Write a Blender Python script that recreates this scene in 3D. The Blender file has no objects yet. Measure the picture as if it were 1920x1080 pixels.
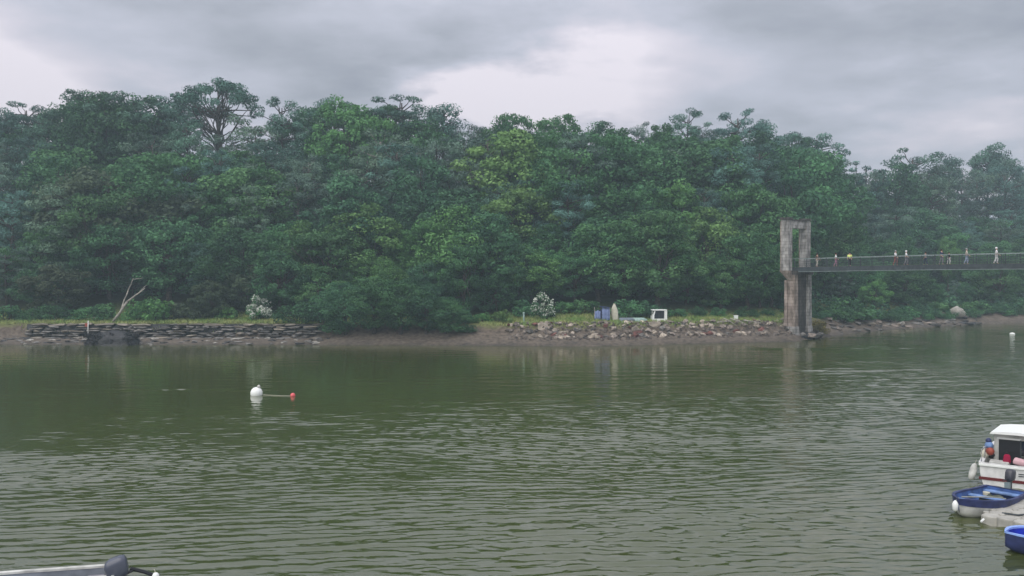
import bpy, bmesh, math, random
import numpy as np
from mathutils import Vector, Matrix, noise

sc = bpy.context.scene
C = sc.collection
R = math.radians
rnd = random.Random(7)
nrg = np.random.default_rng(11)

# ------------------------------------------------------------------ camera
F = 1663.0            # focal length in photo pixels (1920 wide)
CAMH = 8.3
PITCH = math.atan(25.0 / F)
cd = bpy.data.cameras.new('camera')
cam = bpy.data.objects.new('camera', cd); C.objects.link(cam)
cd.sensor_width = 36.0
cd.lens = 36.0 * F / 1920.0
cd.clip_start = 0.5; cd.clip_end = 3000
cam.location = (0, 0, CAMH)
cam.rotation_euler = (math.pi/2 - PITCH, 0, 0)
sc.camera = cam

# ------------------------------------------------------------------ world, sun, exposure
SUN_EL, SUN_AZ = R(48), R(215)      # behind the camera, high
w = bpy.data.worlds.new('World'); sc.world = w; w.use_nodes = True
nt = w.node_tree; nt.nodes.clear()
def N(t, **kw):
    n = nt.nodes.new(t)
    for k, v in kw.items(): setattr(n, k, v)
    return n
L = lambda a, b: nt.links.new(a, b)
out = N('ShaderNodeOutputWorld'); bg = N('ShaderNodeBackground'); L(bg.outputs[0], out.inputs[0])
bg.inputs['Strength'].default_value = 0.1
sky = N('ShaderNodeTexSky', sky_type='NISHITA'); sky.sun_disc = False
sky.sun_elevation = SUN_EL; sky.sun_rotation = SUN_AZ
tc = N('ShaderNodeTexCoord')
sep = N('ShaderNodeSeparateXYZ'); L(tc.outputs['Generated'], sep.inputs[0])
mz = N('ShaderNodeMath', operation='MAXIMUM'); L(sep.outputs['Z'], mz.inputs[0]); mz.inputs[1].default_value = 0.0
az = N('ShaderNodeMath', operation='ADD'); L(mz.outputs[0], az.inputs[0]); az.inputs[1].default_value = 0.16
dx = N('ShaderNodeMath', operation='DIVIDE'); L(sep.outputs['X'], dx.inputs[0]); L(az.outputs[0], dx.inputs[1])
dy = N('ShaderNodeMath', operation='DIVIDE'); L(sep.outputs['Y'], dy.inputs[0]); L(az.outputs[0], dy.inputs[1])
cmb = N('ShaderNodeCombineXYZ'); L(dx.outputs[0], cmb.inputs[0]); L(dy.outputs[0], cmb.inputs[1])
n1 = N('ShaderNodeTexNoise'); n1.inputs['Scale'].default_value = 0.85; n1.inputs['Detail'].default_value = 6; n1.inputs['Roughness'].default_value = 0.5
L(cmb.outputs[0], n1.inputs['Vector'])
n2 = N('ShaderNodeTexNoise'); n2.inputs['Scale'].default_value = 2.6; n2.inputs['Detail'].default_value = 8; n2.inputs['Roughness'].default_value = 0.55
L(cmb.outputs[0], n2.inputs['Vector'])
val = N('ShaderNodeMath', operation='MULTIPLY_ADD'); L(n2.outputs['Fac'], val.inputs[0]); val.inputs[1].default_value = 0.55; L(n1.outputs['Fac'], val.inputs[2])
# thinner, brighter places of the cloud deck, each at its own direction
def lobe(d, rad, amp, prev):
    d = Vector(d).normalized()
    sx = N('ShaderNodeVectorMath', operation='MULTIPLY_ADD')
    L(n2.outputs['Color'], sx.inputs[0]); sx.inputs[1].default_value = (0.16, 0.16, 0.09); L(tc.outputs['Generated'], sx.inputs[2])
    sb = N('ShaderNodeVectorMath', operation='SUBTRACT'); L(sx.outputs[0], sb.inputs[0]); sb.inputs[1].default_value = (d.x+.08, d.y+.08, d.z+.045)
    sl = N('ShaderNodeVectorMath', operation='MULTIPLY'); L(sb.outputs[0], sl.inputs[0]); sl.inputs[1].default_value = (1/rad[0], 1/rad[0], 1/rad[1])
    ln = N('ShaderNodeVectorMath', operation='LENGTH'); L(sl.outputs[0], ln.inputs[0])
    mr = N('ShaderNodeMapRange'); mr.interpolation_type = 'SMOOTHSTEP'
    mr.inputs['From Min'].default_value = 0; mr.inputs['From Max'].default_value = 1
    mr.inputs['To Min'].default_value = amp; mr.inputs['To Max'].default_value = 0
    L(ln.outputs['Value'], mr.inputs['Value'])
    ad = N('ShaderNodeMath', operation='ADD'); L(prev, ad.inputs[0]); L(mr.outputs['Result'], ad.inputs[1])
    return ad.outputs[0]
def pdir(px, py): return ((px-960)/F, 1, (515-py)/F)
v = val.outputs[0]
v = lobe(pdir(975, 185), (0.20, 0.05), 0.46, v)
v = lobe(pdir(1270, 110), (0.22, 0.05), 0.22, v)
v = lobe(pdir(1120, 100), (0.12, 0.04), 0.16, v)
v = lobe(pdir(-60, 120), (0.15, 0.10), 0.34, v)
v = lobe(pdir(1300, 190), (0.2, 0.04), 0.12, v)
v = lobe(pdir(1640, 120), (0.25, 0.09), -0.12, v)
v = lobe(pdir(700, 90), (0.35, 0.06), -0.14, v)
v = lobe(pdir(1500, 20), (0.3, 0.06), -0.10, v)
rp = N('ShaderNodeValToRGB'); L(v, rp.inputs[0])
els = rp.color_ramp.elements
els[0].position = 0.50; els[0].color = (0.325, 0.345, 0.405, 1)
els[1].position = 1.0; els[1].color = (0.84, 0.79, 0.86, 1)
for p, c in ((0.60, (0.385, 0.405, 0.465, 1)), (0.78, (0.53, 0.545, 0.63, 1)), (0.9, (0.68, 0.655, 0.735, 1))):
    e = els.new(p); e.color = c
sclr = N('ShaderNodeVectorMath', operation='SCALE'); L(rp.outputs[0], sclr.inputs[0]); sclr.inputs['Scale'].default_value = 8.2
cie = N('ShaderNodeMath', operation='MULTIPLY_ADD'); L(mz.outputs[0], cie.inputs[0]); cie.inputs[1].default_value = 8.0; cie.inputs[2].default_value = 5.5
L(cie.outputs[0], sclr.inputs['Scale'])
mx = N('ShaderNodeMix', data_type='RGBA'); mx.inputs[0].default_value = 0.95
L(sky.outputs[0], mx.inputs[6]); L(sclr.outputs[0], mx.inputs[7]); L(mx.outputs[2], bg.inputs['Color'])

sd = bpy.data.lights.new('sun', 'SUN'); sd.energy = 1.5; sd.angle = R(70); sd.color = (1, 0.96, 0.9)
sun = bpy.data.objects.new('sun', sd); C.objects.link(sun)
sv = Vector((math.sin(SUN_AZ)*math.cos(SUN_EL), math.cos(SUN_AZ)*math.cos(SUN_EL), math.sin(SUN_EL)))
sun.rotation_euler = sv.to_track_quat('Z', 'Y').to_euler()
sun.location = (0, -40, 60)
sc.view_settings.view_transform = 'Standard'; sc.view_settings.look = 'None'
sc.view_settings.gamma = 1; sc.view_settings.use_curve_mapping = False
sc.view_settings.exposure = 0.52
sc.cycles.use_denoising = True
sc.cycles.max_bounces = 6; sc.cycles.diffuse_bounces = 3; sc.cycles.glossy_bounces = 3
sc.cycles.volume_bounces = 1; sc.cycles.transparent_max_bounces = 6

HAZE_DENSITY = 0.00075

# ------------------------------------------------------------------ pixel helpers (photo pixels -> points in the place)
def ray(px, py):
    u = (px-960)/F; v = (540-py)/F
    return Vector((u, math.cos(PITCH)+v*math.sin(PITCH), -math.sin(PITCH)+v*math.cos(PITCH)))
def at_z(px, py, z):
    r = ray(px, py); t = (z-CAMH)/r.z
    return Vector((r.x*t, r.y*t, z))
def at_Y(px, py, Y):
    r = ray(px, py); t = Y/r.y
    return Vector((r.x*t, Y, CAMH+r.z*t))

# ------------------------------------------------------------------ materials
def mat(name, col, rough=0.7, spec=0.3, metal=0.0, var=0.0, nscale=3.0, bump=0.0, bscale=8.0, objvar=0.0, col2=None, streak=0):
    m = bpy.data.materials.new(name); m.use_nodes = True
    t = m.node_tree; b = t.nodes['Principled BSDF']
    b.inputs['Base Color'].default_value = (*col, 1)
    b.inputs['Roughness'].default_value = rough; b.inputs['Metallic'].default_value = metal
    b.inputs['Specular IOR Level'].default_value = spec
    l = t.links.new; src = None
    if var or col2 or bump:
        tcn = t.nodes.new('ShaderNodeTexCoord')
    if var or col2:
        n = t.nodes.new('ShaderNodeTexNoise'); n.inputs['Scale'].default_value = nscale; n.inputs['Detail'].default_value = 6
        if streak:
            mp = t.nodes.new('ShaderNodeMapping'); mp.inputs['Scale'].default_value = (3, 3, streak); l(tcn.outputs['Object'], mp.inputs['Vector']); l(mp.outputs[0], n.inputs['Vector'])
        else: l(tcn.outputs['Object'], n.inputs['Vector'])
        r = t.nodes.new('ShaderNodeValToRGB'); l(n.outputs['Fac'], r.inputs[0])
        c2 = col2 or tuple(min(1, c*(1+var)) for c in col)
        c1 = col if col2 else tuple(c*(1-var) for c in col)
        r.color_ramp.elements[0].position = 0.35; r.color_ramp.elements[0].color = (*c1, 1)
        r.color_ramp.elements[1].position = 0.65; r.color_ramp.elements[1].color = (*c2, 1)
        src = r.outputs[0]
    if objvar:
        oi = t.nodes.new('ShaderNodeObjectInfo')
        hs = t.nodes.new('ShaderNodeHueSaturation')
        mr = t.nodes.new('ShaderNodeMapRange'); l(oi.outputs['Random'], mr.inputs['Value'])
        mr.inputs['To Min'].default_value = 1-objvar; mr.inputs['To Max'].default_value = 1+objvar
        l(mr.outputs['Result'], hs.inputs['Value'])
        if src: l(src, hs.inputs['Color'])
        else: hs.inputs['Color'].default_value = (*col, 1)
        src = hs.outputs[0]
    if streak:
        sx = t.nodes.new('ShaderNodeSeparateXYZ'); l(tcn.outputs['Object'], sx.inputs[0])
        ad = t.nodes.new('ShaderNodeMath'); l(sx.outputs['X'], ad.inputs[0]); l(sx.outputs['Y'], ad.inputs[1])
        cb_ = t.nodes.new('ShaderNodeCombineXYZ'); l(ad.outputs[0], cb_.inputs[0]); l(sx.outputs['Z'], cb_.inputs[1])
        bk = t.nodes.new('ShaderNodeTexBrick'); l(cb_.outputs[0], bk.inputs['Vector']); bk.inputs['Scale'].default_value = 1.0
        bk.inputs['Brick Width'].default_value = 0.85; bk.inputs['Row Height'].default_value = 0.42; bk.inputs['Mortar Size'].default_value = 0.018
        bk.inputs['Color1'].default_value = (1, 1, 1, 1); bk.inputs['Color2'].default_value = (.72, .71, .70, 1); bk.inputs['Mortar'].default_value = (.45, .43, .40, 1)
        mm = t.nodes.new('ShaderNodeMix'); mm.data_type = 'RGBA'; mm.blend_type = 'MULTIPLY'; mm.inputs[0].default_value = 1
        l(src, mm.inputs[6]); l(bk.outputs['Color'], mm.inputs[7]); src = mm.outputs[2]
    if src: l(src, b.inputs['Base Color'])
    if bump:
        n = t.nodes.new('ShaderNodeTexNoise'); n.inputs['Scale'].default_value = bscale; n.inputs['Detail'].default_value = 5
        l(tcn.outputs['Object'], n.inputs['Vector'])
        bp = t.nodes.new('ShaderNodeBump'); bp.inputs['Strength'].default_value = bump; bp.inputs['Distance'].default_value = 0.1
        l(n.outputs['Fac'], bp.inputs['Height']); l(bp.outputs[0], b.inputs['Normal'])
    return m

def leaf_mat(name, ca, cb, objvar=0.22, hue=0.02, transl=0.22):
    """leaf colour varies by clump (attribute) and by tree"""
    m = bpy.data.materials.new(name); m.use_nodes = True
    t = m.node_tree; b = t.nodes['Principled BSDF']; l = t.links.new
    b.inputs['Roughness'].default_value = 0.65; b.inputs['Specular IOR Level'].default_value = 0.2
    at = t.nodes.new('ShaderNodeAttribute'); at.attribute_name = 'tone'
    r = t.nodes.new('ShaderNodeValToRGB'); l(at.outputs['Fac'], r.inputs[0])
    r.color_ramp.elements[0].color = (*ca, 1); r.color_ramp.elements[1].color = (*cb, 1)
    oi = t.nodes.new('ShaderNodeObjectInfo')
    hs = t.nodes.new('ShaderNodeHueSaturation')
    mr = t.nodes.new('ShaderNodeMapRange'); l(oi.outputs['Random'], mr.inputs['Value'])
    mr.inputs['To Min'].default_value = 1-objvar; mr.inputs['To Max'].default_value = 1+objvar
    l(mr.outputs['Result'], hs.inputs['Value'])
    m2 = t.nodes.new('ShaderNodeMath'); m2.operation = 'MULTIPLY'; l(oi.outputs['Random'], m2.inputs[0]); m2.inputs[1].default_value = 7.31
    fr = t.nodes.new('ShaderNodeMath'); fr.operation = 'FRACT'; l(m2.outputs[0], fr.inputs[0])
    mh = t.nodes.new('ShaderNodeMapRange'); l(fr.outputs[0], mh.inputs['Value'])
    mh.inputs['To Min'].default_value = 0.5-hue; mh.inputs['To Max'].default_value = 0.5+hue
    l(mh.outputs['Result'], hs.inputs['Hue'])
    l(r.outputs[0], hs.inputs['Color']); l(hs.outputs[0], b.inputs['Base Color'])
    tr = t.nodes.new('ShaderNodeBsdfTranslucent'); l(hs.outputs[0], tr.inputs['Color'])
    mix = t.nodes.new('ShaderNodeMixShader'); mix.inputs[0].default_value = transl
    o = t.nodes['Material Output']
    l(b.outputs[0], mix.inputs[1]); l(tr.outputs[0], mix.inputs[2]); l(mix.outputs[0], o.inputs['Surface'])
    return m

M = {}
M['leaf_dark'] = leaf_mat('dark leaves', (0.022, 0.075, 0.039), (0.089, 0.222, 0.095))
M['leaf_mid'] = leaf_mat('mid green leaves', (0.028, 0.097, 0.041), (0.106, 0.265, 0.098))
M['leaf_fresh'] = leaf_mat('fresh green leaves', (0.05, 0.134, 0.044), (0.169, 0.346, 0.106), 0.12)
M['leaf_yellow'] = leaf_mat('yellow green leaves', (0.118, 0.248, 0.07), (0.225, 0.395, 0.124), 0.08)
M['leaf_brown'] = leaf_mat('olive brown foliage', (0.048, 0.077, 0.043), (0.09, 0.128, 0.07), 0.15)
M['needle'] = leaf_mat('pine needles', (0.03, 0.082, 0.062), (0.114, 0.237, 0.176), 0.25, 0.03, 0.1)
M['needle_grey'] = leaf_mat('grey green pine needles', (0.045, 0.093, 0.068), (0.152, 0.244, 0.172), 0.25, 0.03, 0.1)
M['blossom'] = leaf_mat('white blossom', (0.50, 0.56, 0.46), (0.78, 0.80, 0.72), 0.05, 0.0, 0.2)
M['gorse'] = leaf_mat('yellow shrub leaves', (0.14, 0.13, 0.03), (0.30, 0.26, 0.07), 0.1)
M['bark'] = mat('bark', (0.075, 0.062, 0.055), 0.9, 0.1, var=0.4, nscale=6, objvar=0.3)
M['bark_pale'] = mat('pale bark', (0.22, 0.20, 0.18), 0.9, 0.1, var=0.4, nscale=5)
M['deadwood'] = mat('bleached dead wood', (0.33, 0.31, 0.265), 0.85, 0.1, var=0.35, nscale=4)
M['stone'] = mat('dark layered stone', (0.125, 0.118, 0.108), 0.85, 0.25, var=0.5, nscale=2.5, bump=0.5, bscale=9, objvar=0.55)
M['stone_pale'] = mat('pale stone', (0.30, 0.285, 0.25), 0.85, 0.2, var=0.35, nscale=2, bump=0.5, bscale=7, objvar=0.3)
M['stone_tan'] = mat('tan ledge stone', (0.21, 0.185, 0.15), 0.9, 0.15, var=0.35, nscale=1.5, bump=0.5, bscale=7, objvar=0.3)
M['riprap'] = mat('brown broken stone', (0.19, 0.16, 0.135), 0.85, 0.2, var=0.55, nscale=1.7, bump=0.5, bscale=7, objvar=0.6)
M['riprap_pale'] = mat('pale broken stone', (0.36, 0.31, 0.25), 0.85, 0.2, var=0.4, nscale=1.7, bump=0.5, bscale=7, objvar=0.35)
M['riprap_red'] = mat('reddish broken stone', (0.14, 0.065, 0.055), 0.85, 0.2, var=0.5, nscale=1.7, bump=0.5, bscale=7, objvar=0.4)
M['weed'] = mat('wet seaweed', (0.020, 0.020, 0.022), 0.5, 0.4, var=0.5, nscale=3, bump=0.8, bscale=6)
M['masonry'] = mat('weathered granite', (0.19, 0.185, 0.175), 0.9, 0.15, col2=(0.50, 0.485, 0.46), nscale=0.7, streak=1.1, bump=0.5, bscale=5)
M['masonry_pink'] = mat('pinkish granite', (0.20, 0.165, 0.135), 0.9, 0.15, col2=(0.46, 0.385, 0.335), nscale=0.6, streak=1.1, bump=0.5, bscale=5)
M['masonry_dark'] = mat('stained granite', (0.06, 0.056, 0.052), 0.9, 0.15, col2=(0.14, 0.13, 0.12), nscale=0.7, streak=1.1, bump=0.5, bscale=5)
M['steel_dark'] = mat('dark painted steel', (0.045, 0.055, 0.06), 0.6, 0.3, var=0.3)
M['steel_pale'] = mat('pale galvanised steel', (0.22, 0.27, 0.26), 0.5, 0.4, var=0.2)
M['timber'] = mat('deck timber', (0.13, 0.11, 0.09), 0.85, 0.2, var=0.4)
M['mesh_net'] = mat('dull grey wire infill', (0.05, 0.06, 0.063), 0.7, 0.3)
M['white'] = mat('white gelcoat', (0.68, 0.68, 0.66), 0.45, 0.4, var=0.14, nscale=3)
M['white_dirty'] = mat('scuffed white paint', (0.54, 0.54, 0.50), 0.55, 0.3, var=0.28, nscale=2.5)
M['white_bright'] = mat('clean white plastic', (0.86, 0.88, 0.84), 0.45, 0.4)
M['red_stripe'] = mat('dark red paint', (0.13, 0.018, 0.018), 0.4, 0.4)
M['navy'] = mat('navy blue paint', (0.026, 0.036, 0.115), 0.5, 0.35, var=0.35)
M['blue'] = mat('blue paint', (0.06, 0.12, 0.30), 0.6, 0.3, var=0.35)
M['blue_light'] = mat('light blue paint', (0.16, 0.26, 0.47), 0.6, 0.3, var=0.3)
M['cobalt'] = mat('cobalt blue plastic', (0.015, 0.035, 0.42), 0.3, 0.5, var=0.15)
M['rim_blue'] = mat('pale blue rim', (0.28, 0.43, 0.85), 0.4, 0.4)
M['black'] = mat('black plastic', (0.014, 0.015, 0.018), 0.4, 0.5)
M['cowl'] = mat('dark grey engine cowling', (0.045, 0.045, 0.055), 0.3, 0.5)
M['cowl_blue'] = mat('slate engine cowling', (0.075, 0.085, 0.115), 0.25, 0.6)
M['glass'] = mat('dark glass', (0.02, 0.025, 0.03), 0.05, 0.6)
M['pontoon'] = mat('beige pontoon plastic', (0.40, 0.39, 0.345), 0.7, 0.3, var=0.18, nscale=2, objvar=0.10)
M['grey_hull'] = mat('grey boat hull', (0.19, 0.21, 0.24), 0.45, 0.4, var=0.2)
M['grey_deck'] = mat('mauve grey deck', (0.24, 0.23, 0.27), 0.6, 0.3, var=0.1)
M['chrome'] = mat('bright metal', (0.75, 0.75, 0.75), 0.2, 0.5, 1.0)
M['olive'] = mat('olive cover', (0.09, 0.10, 0.075), 0.8, 0.2, var=0.3)
M['red_buoy'] = mat('coral red float', (0.75, 0.12, 0.13), 0.4, 0.5)
M['red'] = mat('red plastic', (0.30, 0.06, 0.035), 0.5, 0.4)
M['cream'] = mat('cream paint', (0.55, 0.53, 0.42), 0.5, 0.3, var=0.12)
M['pink'] = mat('pale pink fabric', (0.62, 0.40, 0.42), 0.9, 0.1, var=0.1)
M['crimson'] = mat('crimson fabric', (0.28, 0.015, 0.05), 0.9, 0.1)
M['tarp'] = mat('blue tarpaulin', (0.17, 0.22, 0.38), 0.55, 0.3, var=0.25, nscale=2)
M['tarp_dark'] = mat('dark blue tarpaulin', (0.03, 0.045, 0.13), 0.55, 0.3, var=0.25)
M['aqua'] = mat('pale aqua hull', (0.30, 0.42, 0.37), 0.6, 0.3, var=0.15)
M['slate'] = mat('slate grey hull', (0.16, 0.19, 0.22), 0.6, 0.3, var=0.15)
M['skin'] = mat('skin', (0.45, 0.29, 0.21), 0.6, 0.3)
M['rope'] = mat('pale rope', (0.36, 0.36, 0.29), 0.9, 0.1)

# ------------------------------------------------------------------ mesh and object helpers
class MB:
    def __init__(s): s.v = []; s.f = []
    def add(s, vs, fs):
        b = len(s.v); s.v += [tuple(x) for x in vs]; s.f += [tuple(i+b for i in f) for f in fs]; return s
    def box(s, c, d, rot=None, taper=1.0):
        c = Vector(c); h = Vector(d)/2; vs = []
        for z in (-1, 1):
            k = taper if z > 0 else 1
            for x, y in ((-1, -1), (1, -1), (1, 1), (-1, 1)):
                p = Vector((x*h.x*k, y*h.y*k, z*h.z))
                if rot is not None: p = rot @ p
                vs.append(c+p)
        return s.add(vs, [(3, 2, 1, 0), (4, 5, 6, 7), (0, 1, 5, 4), (1, 2, 6, 5), (2, 3, 7, 6), (3, 0, 4, 7)])
    def tube(s, pts, rads, n=6):
        pts = [Vector(p) for p in pts]; rings = []
        if not hasattr(rads, '__len__'): rads = [rads]*len(pts)
        for i, p in enumerate(pts):
            t = (pts[min(i+1, len(pts)-1)]-pts[max(i-1, 0)]).normalized()
            a = t.orthogonal().normalized() if abs(t.z) > .95 else t.cross(Vector((0, 0, 1))).normalized()
            b = t.cross(a)
            rings.append([p+(a*math.cos(k*2*math.pi/n)+b*math.sin(k*2*math.pi/n))*rads[i] for k in range(n)])
        return s.loft(rings, True, True)
    def loft(s, rings, closed=True, caps=False):
        n = len(rings[0]); vs = [p for r in rings for p in r]; fs = []
        for i in range(len(rings)-1):
            for k in range(n if closed else n-1):
                k2 = (k+1) % n
                fs.append((i*n+k, i*n+k2, (i+1)*n+k2, (i+1)*n+k))
        if caps:
            fs.append(tuple(range(n-1, -1, -1))); fs.append(tuple((len(rings)-1)*n+k for k in range(n)))
        return s.add(vs, fs)
    def lathe(s, prof, n=16, c=(0, 0, 0)):
        c = Vector(c)
        return s.loft([[c+Vector((r*math.cos(k*2*math.pi/n), r*math.sin(k*2*math.pi/n), z)) for k in range(n)] for r, z in prof], True, True)
    def mesh(s, name, m=None, smooth=False):
        me = bpy.data.meshes.new(name); me.from_pydata([tuple(v) for v in s.v], [], s.f); me.update()
        bm = bmesh.new(); bm.from_mesh(me); bmesh.ops.recalc_face_normals(bm, faces=bm.faces); bm.to_mesh(me); bm.free()
        if m is not None: me.materials.append(m)
        if smooth:
            for p in me.polygons: p.use_smooth = True
        return me
    def obj(s, name, m, parent=None, smooth=False, bevel=0):
        o = link(name, s.mesh(name, m, smooth), parent)
        if bevel:
            b = o.modifiers.new('bevel', 'BEVEL'); b.width = bevel; b.segments = 2; b.limit_method = 'ANGLE'
        return o
def link(name, data, parent=None, loc=None, rot=None, scale=None):
    o = bpy.data.objects.new(name, data); C.objects.link(o)
    if parent is not None: o.parent = parent
    if loc is not None: o.location = loc
    if rot is not None: o.rotation_euler = rot
    if scale is not None: o.scale = scale
    return o
def tag(o, label=None, cat=None, group=None, kind=None):
    if label: o['label'] = label
    if cat: o['category'] = cat
    if group: o['group'] = group
    if kind: o['kind'] = kind
    return o
def thing(name, label, cat, loc=(0, 0, 0), rz=0, group=None):
    return tag(link(name, None, loc=loc, rot=(0, 0, rz)), label, cat, group)

# ------------------------------------------------------------------ terrain
BX = [-700, -300, -100, -61, -22, -4, 9, 35, 43, 57, 75, 92, 150, 300, 700]
BY = [95, 97, 104, 105, 104.5, 103.5, 102.5, 110, 119.5, 134, 146, 154, 190, 260, 300]
def bank(x): return float(np.interp(x, BX, BY))
HX = [-700, -60, -30, 0, 25, 45, 60, 75, 95, 120, 700]
HH = [22, 22, 24, 23, 22, 20, 15, 11, 10.5, 11.5, 14]
def ground(x, y):
    s = y-bank(x)
    fl = 1.0 if x < 36 else max(0.35, 1-(x-36)/30)
    if s < 0: return max(-1.4, -0.25*(-s))
    if -62 < x < -21.6 and 0 <= s < 5.7: return 0.5*min(1, s/3.0)+ (0 if s < 5.2 else (s-5.2)/.5*1.7)
    z = float(np.interp(s, [0, 3.6, 5.6, 11, 13], [0, 0.85, 2.25*(.5+.5*fl)+.0, 2.6*(.6+.4*fl), 3.0]))
    hr = float(np.interp(x, HX, HH))
    t = min(1.0, max(0.0, (s-12)/(46.0)))
    z += (hr-3.0)*(t*t*(3-2*t)*.55+t*.45)
    if s > 5: z += min(1, (s-5)/8)*(noise.noise(Vector((x*.07, y*.07, 3)))*1.2)
    elif s > .6: z += noise.noise(Vector((x*.4, y*.9, 1)))*0.16
    return z

def terrain():
    xs = np.concatenate([np.linspace(-700, -100, 14)[:-1], np.arange(-100, 125, 1.25), np.linspace(125, 700, 16)])
    ys = np.concatenate([[-85, 40, 80], np.arange(96, 205, 1.0), np.linspace(206, 620, 14)])
    vs = [(x, y, ground(x, y)) for y in ys for x in xs]
    nx = len(xs)
    fs = [(j*nx+i, j*nx+i+1, (j+1)*nx+i+1, (j+1)*nx+i) for j in range(len(ys)-1) for i in range(nx-1)]
    m = bpy.data.materials.new('mud, grass and leaf litter'); m.use_nodes = True
    t = m.node_tree; b = t.nodes['Principled BSDF']; l = t.links.new
    g = t.nodes.new('ShaderNodeNewGeometry'); sp = t.nodes.new('ShaderNodeSeparateXYZ'); l(g.outputs['Position'], sp.inputs[0])
    n = t.nodes.new('ShaderNodeTexNoise'); n.inputs['Scale'].default_value = 0.6; n.inputs['Detail'].default_value = 8; l(g.outputs['Position'], n.inputs['Vector'])
    ma = t.nodes.new('ShaderNodeMath'); ma.operation = 'MULTIPLY_ADD'; l(n.outputs['Fac'], ma.inputs[0]); ma.inputs[1].default_value = 1.2; l(sp.outputs['Z'], ma.inputs[2])
    mr = t.nodes.new('ShaderNodeMapRange'); l(ma.outputs[0], mr.inputs['Value']); mr.inputs['From Min'].default_value = 0.4; mr.inputs['From Max'].default_value = 5.4
    r = t.nodes.new('ShaderNodeValToRGB'); l(mr.outputs['Result'], r.inputs[0])
    e = r.color_ramp.elements
    e[0].position = 0.0; e[0].color = (0.055, 0.048, 0.040, 1)
    e[1].position = 1.0; e[1].color = (0.020, 0.028, 0.014, 1)
    for p, c in ((0.10, (0.11, 0.09, 0.07, 1)), (0.2, (0.135, 0.11, 0.085, 1)), (0.36, (0.105, 0.082, 0.062, 1)), (0.46, (0.13, 0.14, 0.05, 1)), (0.62, (0.11, 0.14, 0.045, 1)), (0.8, (0.04, 0.055, 0.02, 1))):
        q = e.new(p); q.color = c
    n2 = t.nodes.new('ShaderNodeTexNoise'); n2.inputs['Scale'].default_value = 2.2; n2.inputs['Detail'].default_value = 7; l(g.outputs['Position'], n2.inputs['Vector'])
    hs = t.nodes.new('ShaderNodeHueSaturation'); l(r.outputs[0], hs.inputs['Color'])
    m2 = t.nodes.new('ShaderNodeMapRange'); l(n2.outputs['Fac'], m2.inputs['Value']); m2.inputs['From Min'].default_value = .3; m2.inputs['From Max'].default_value = .7
    m2.inputs['To Min'].default_value = 0.55; m2.inputs['To Max'].default_value = 1.45; l(m2.outputs['Result'], hs.inputs['Value'])
    l(hs.outputs[0], b.inputs['Base Color'])
    b.inputs['Roughness'].default_value = 0.85; b.inputs['Specular IOR Level'].default_value = 0.25
    bp = t.nodes.new('ShaderNodeBump'); bp.inputs['Distance'].default_value = 0.2; bp.inputs['Strength'].default_value = 0.7
    l(n2.outputs['Fac'], bp.inputs['Height']); l(bp.outputs[0], b.inputs['Normal'])
    mb = MB(); mb.v = vs; mb.f = fs
    o = mb.obj('hillside_ground', m, smooth=True); tag(o, kind='structure')
terrain()

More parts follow.
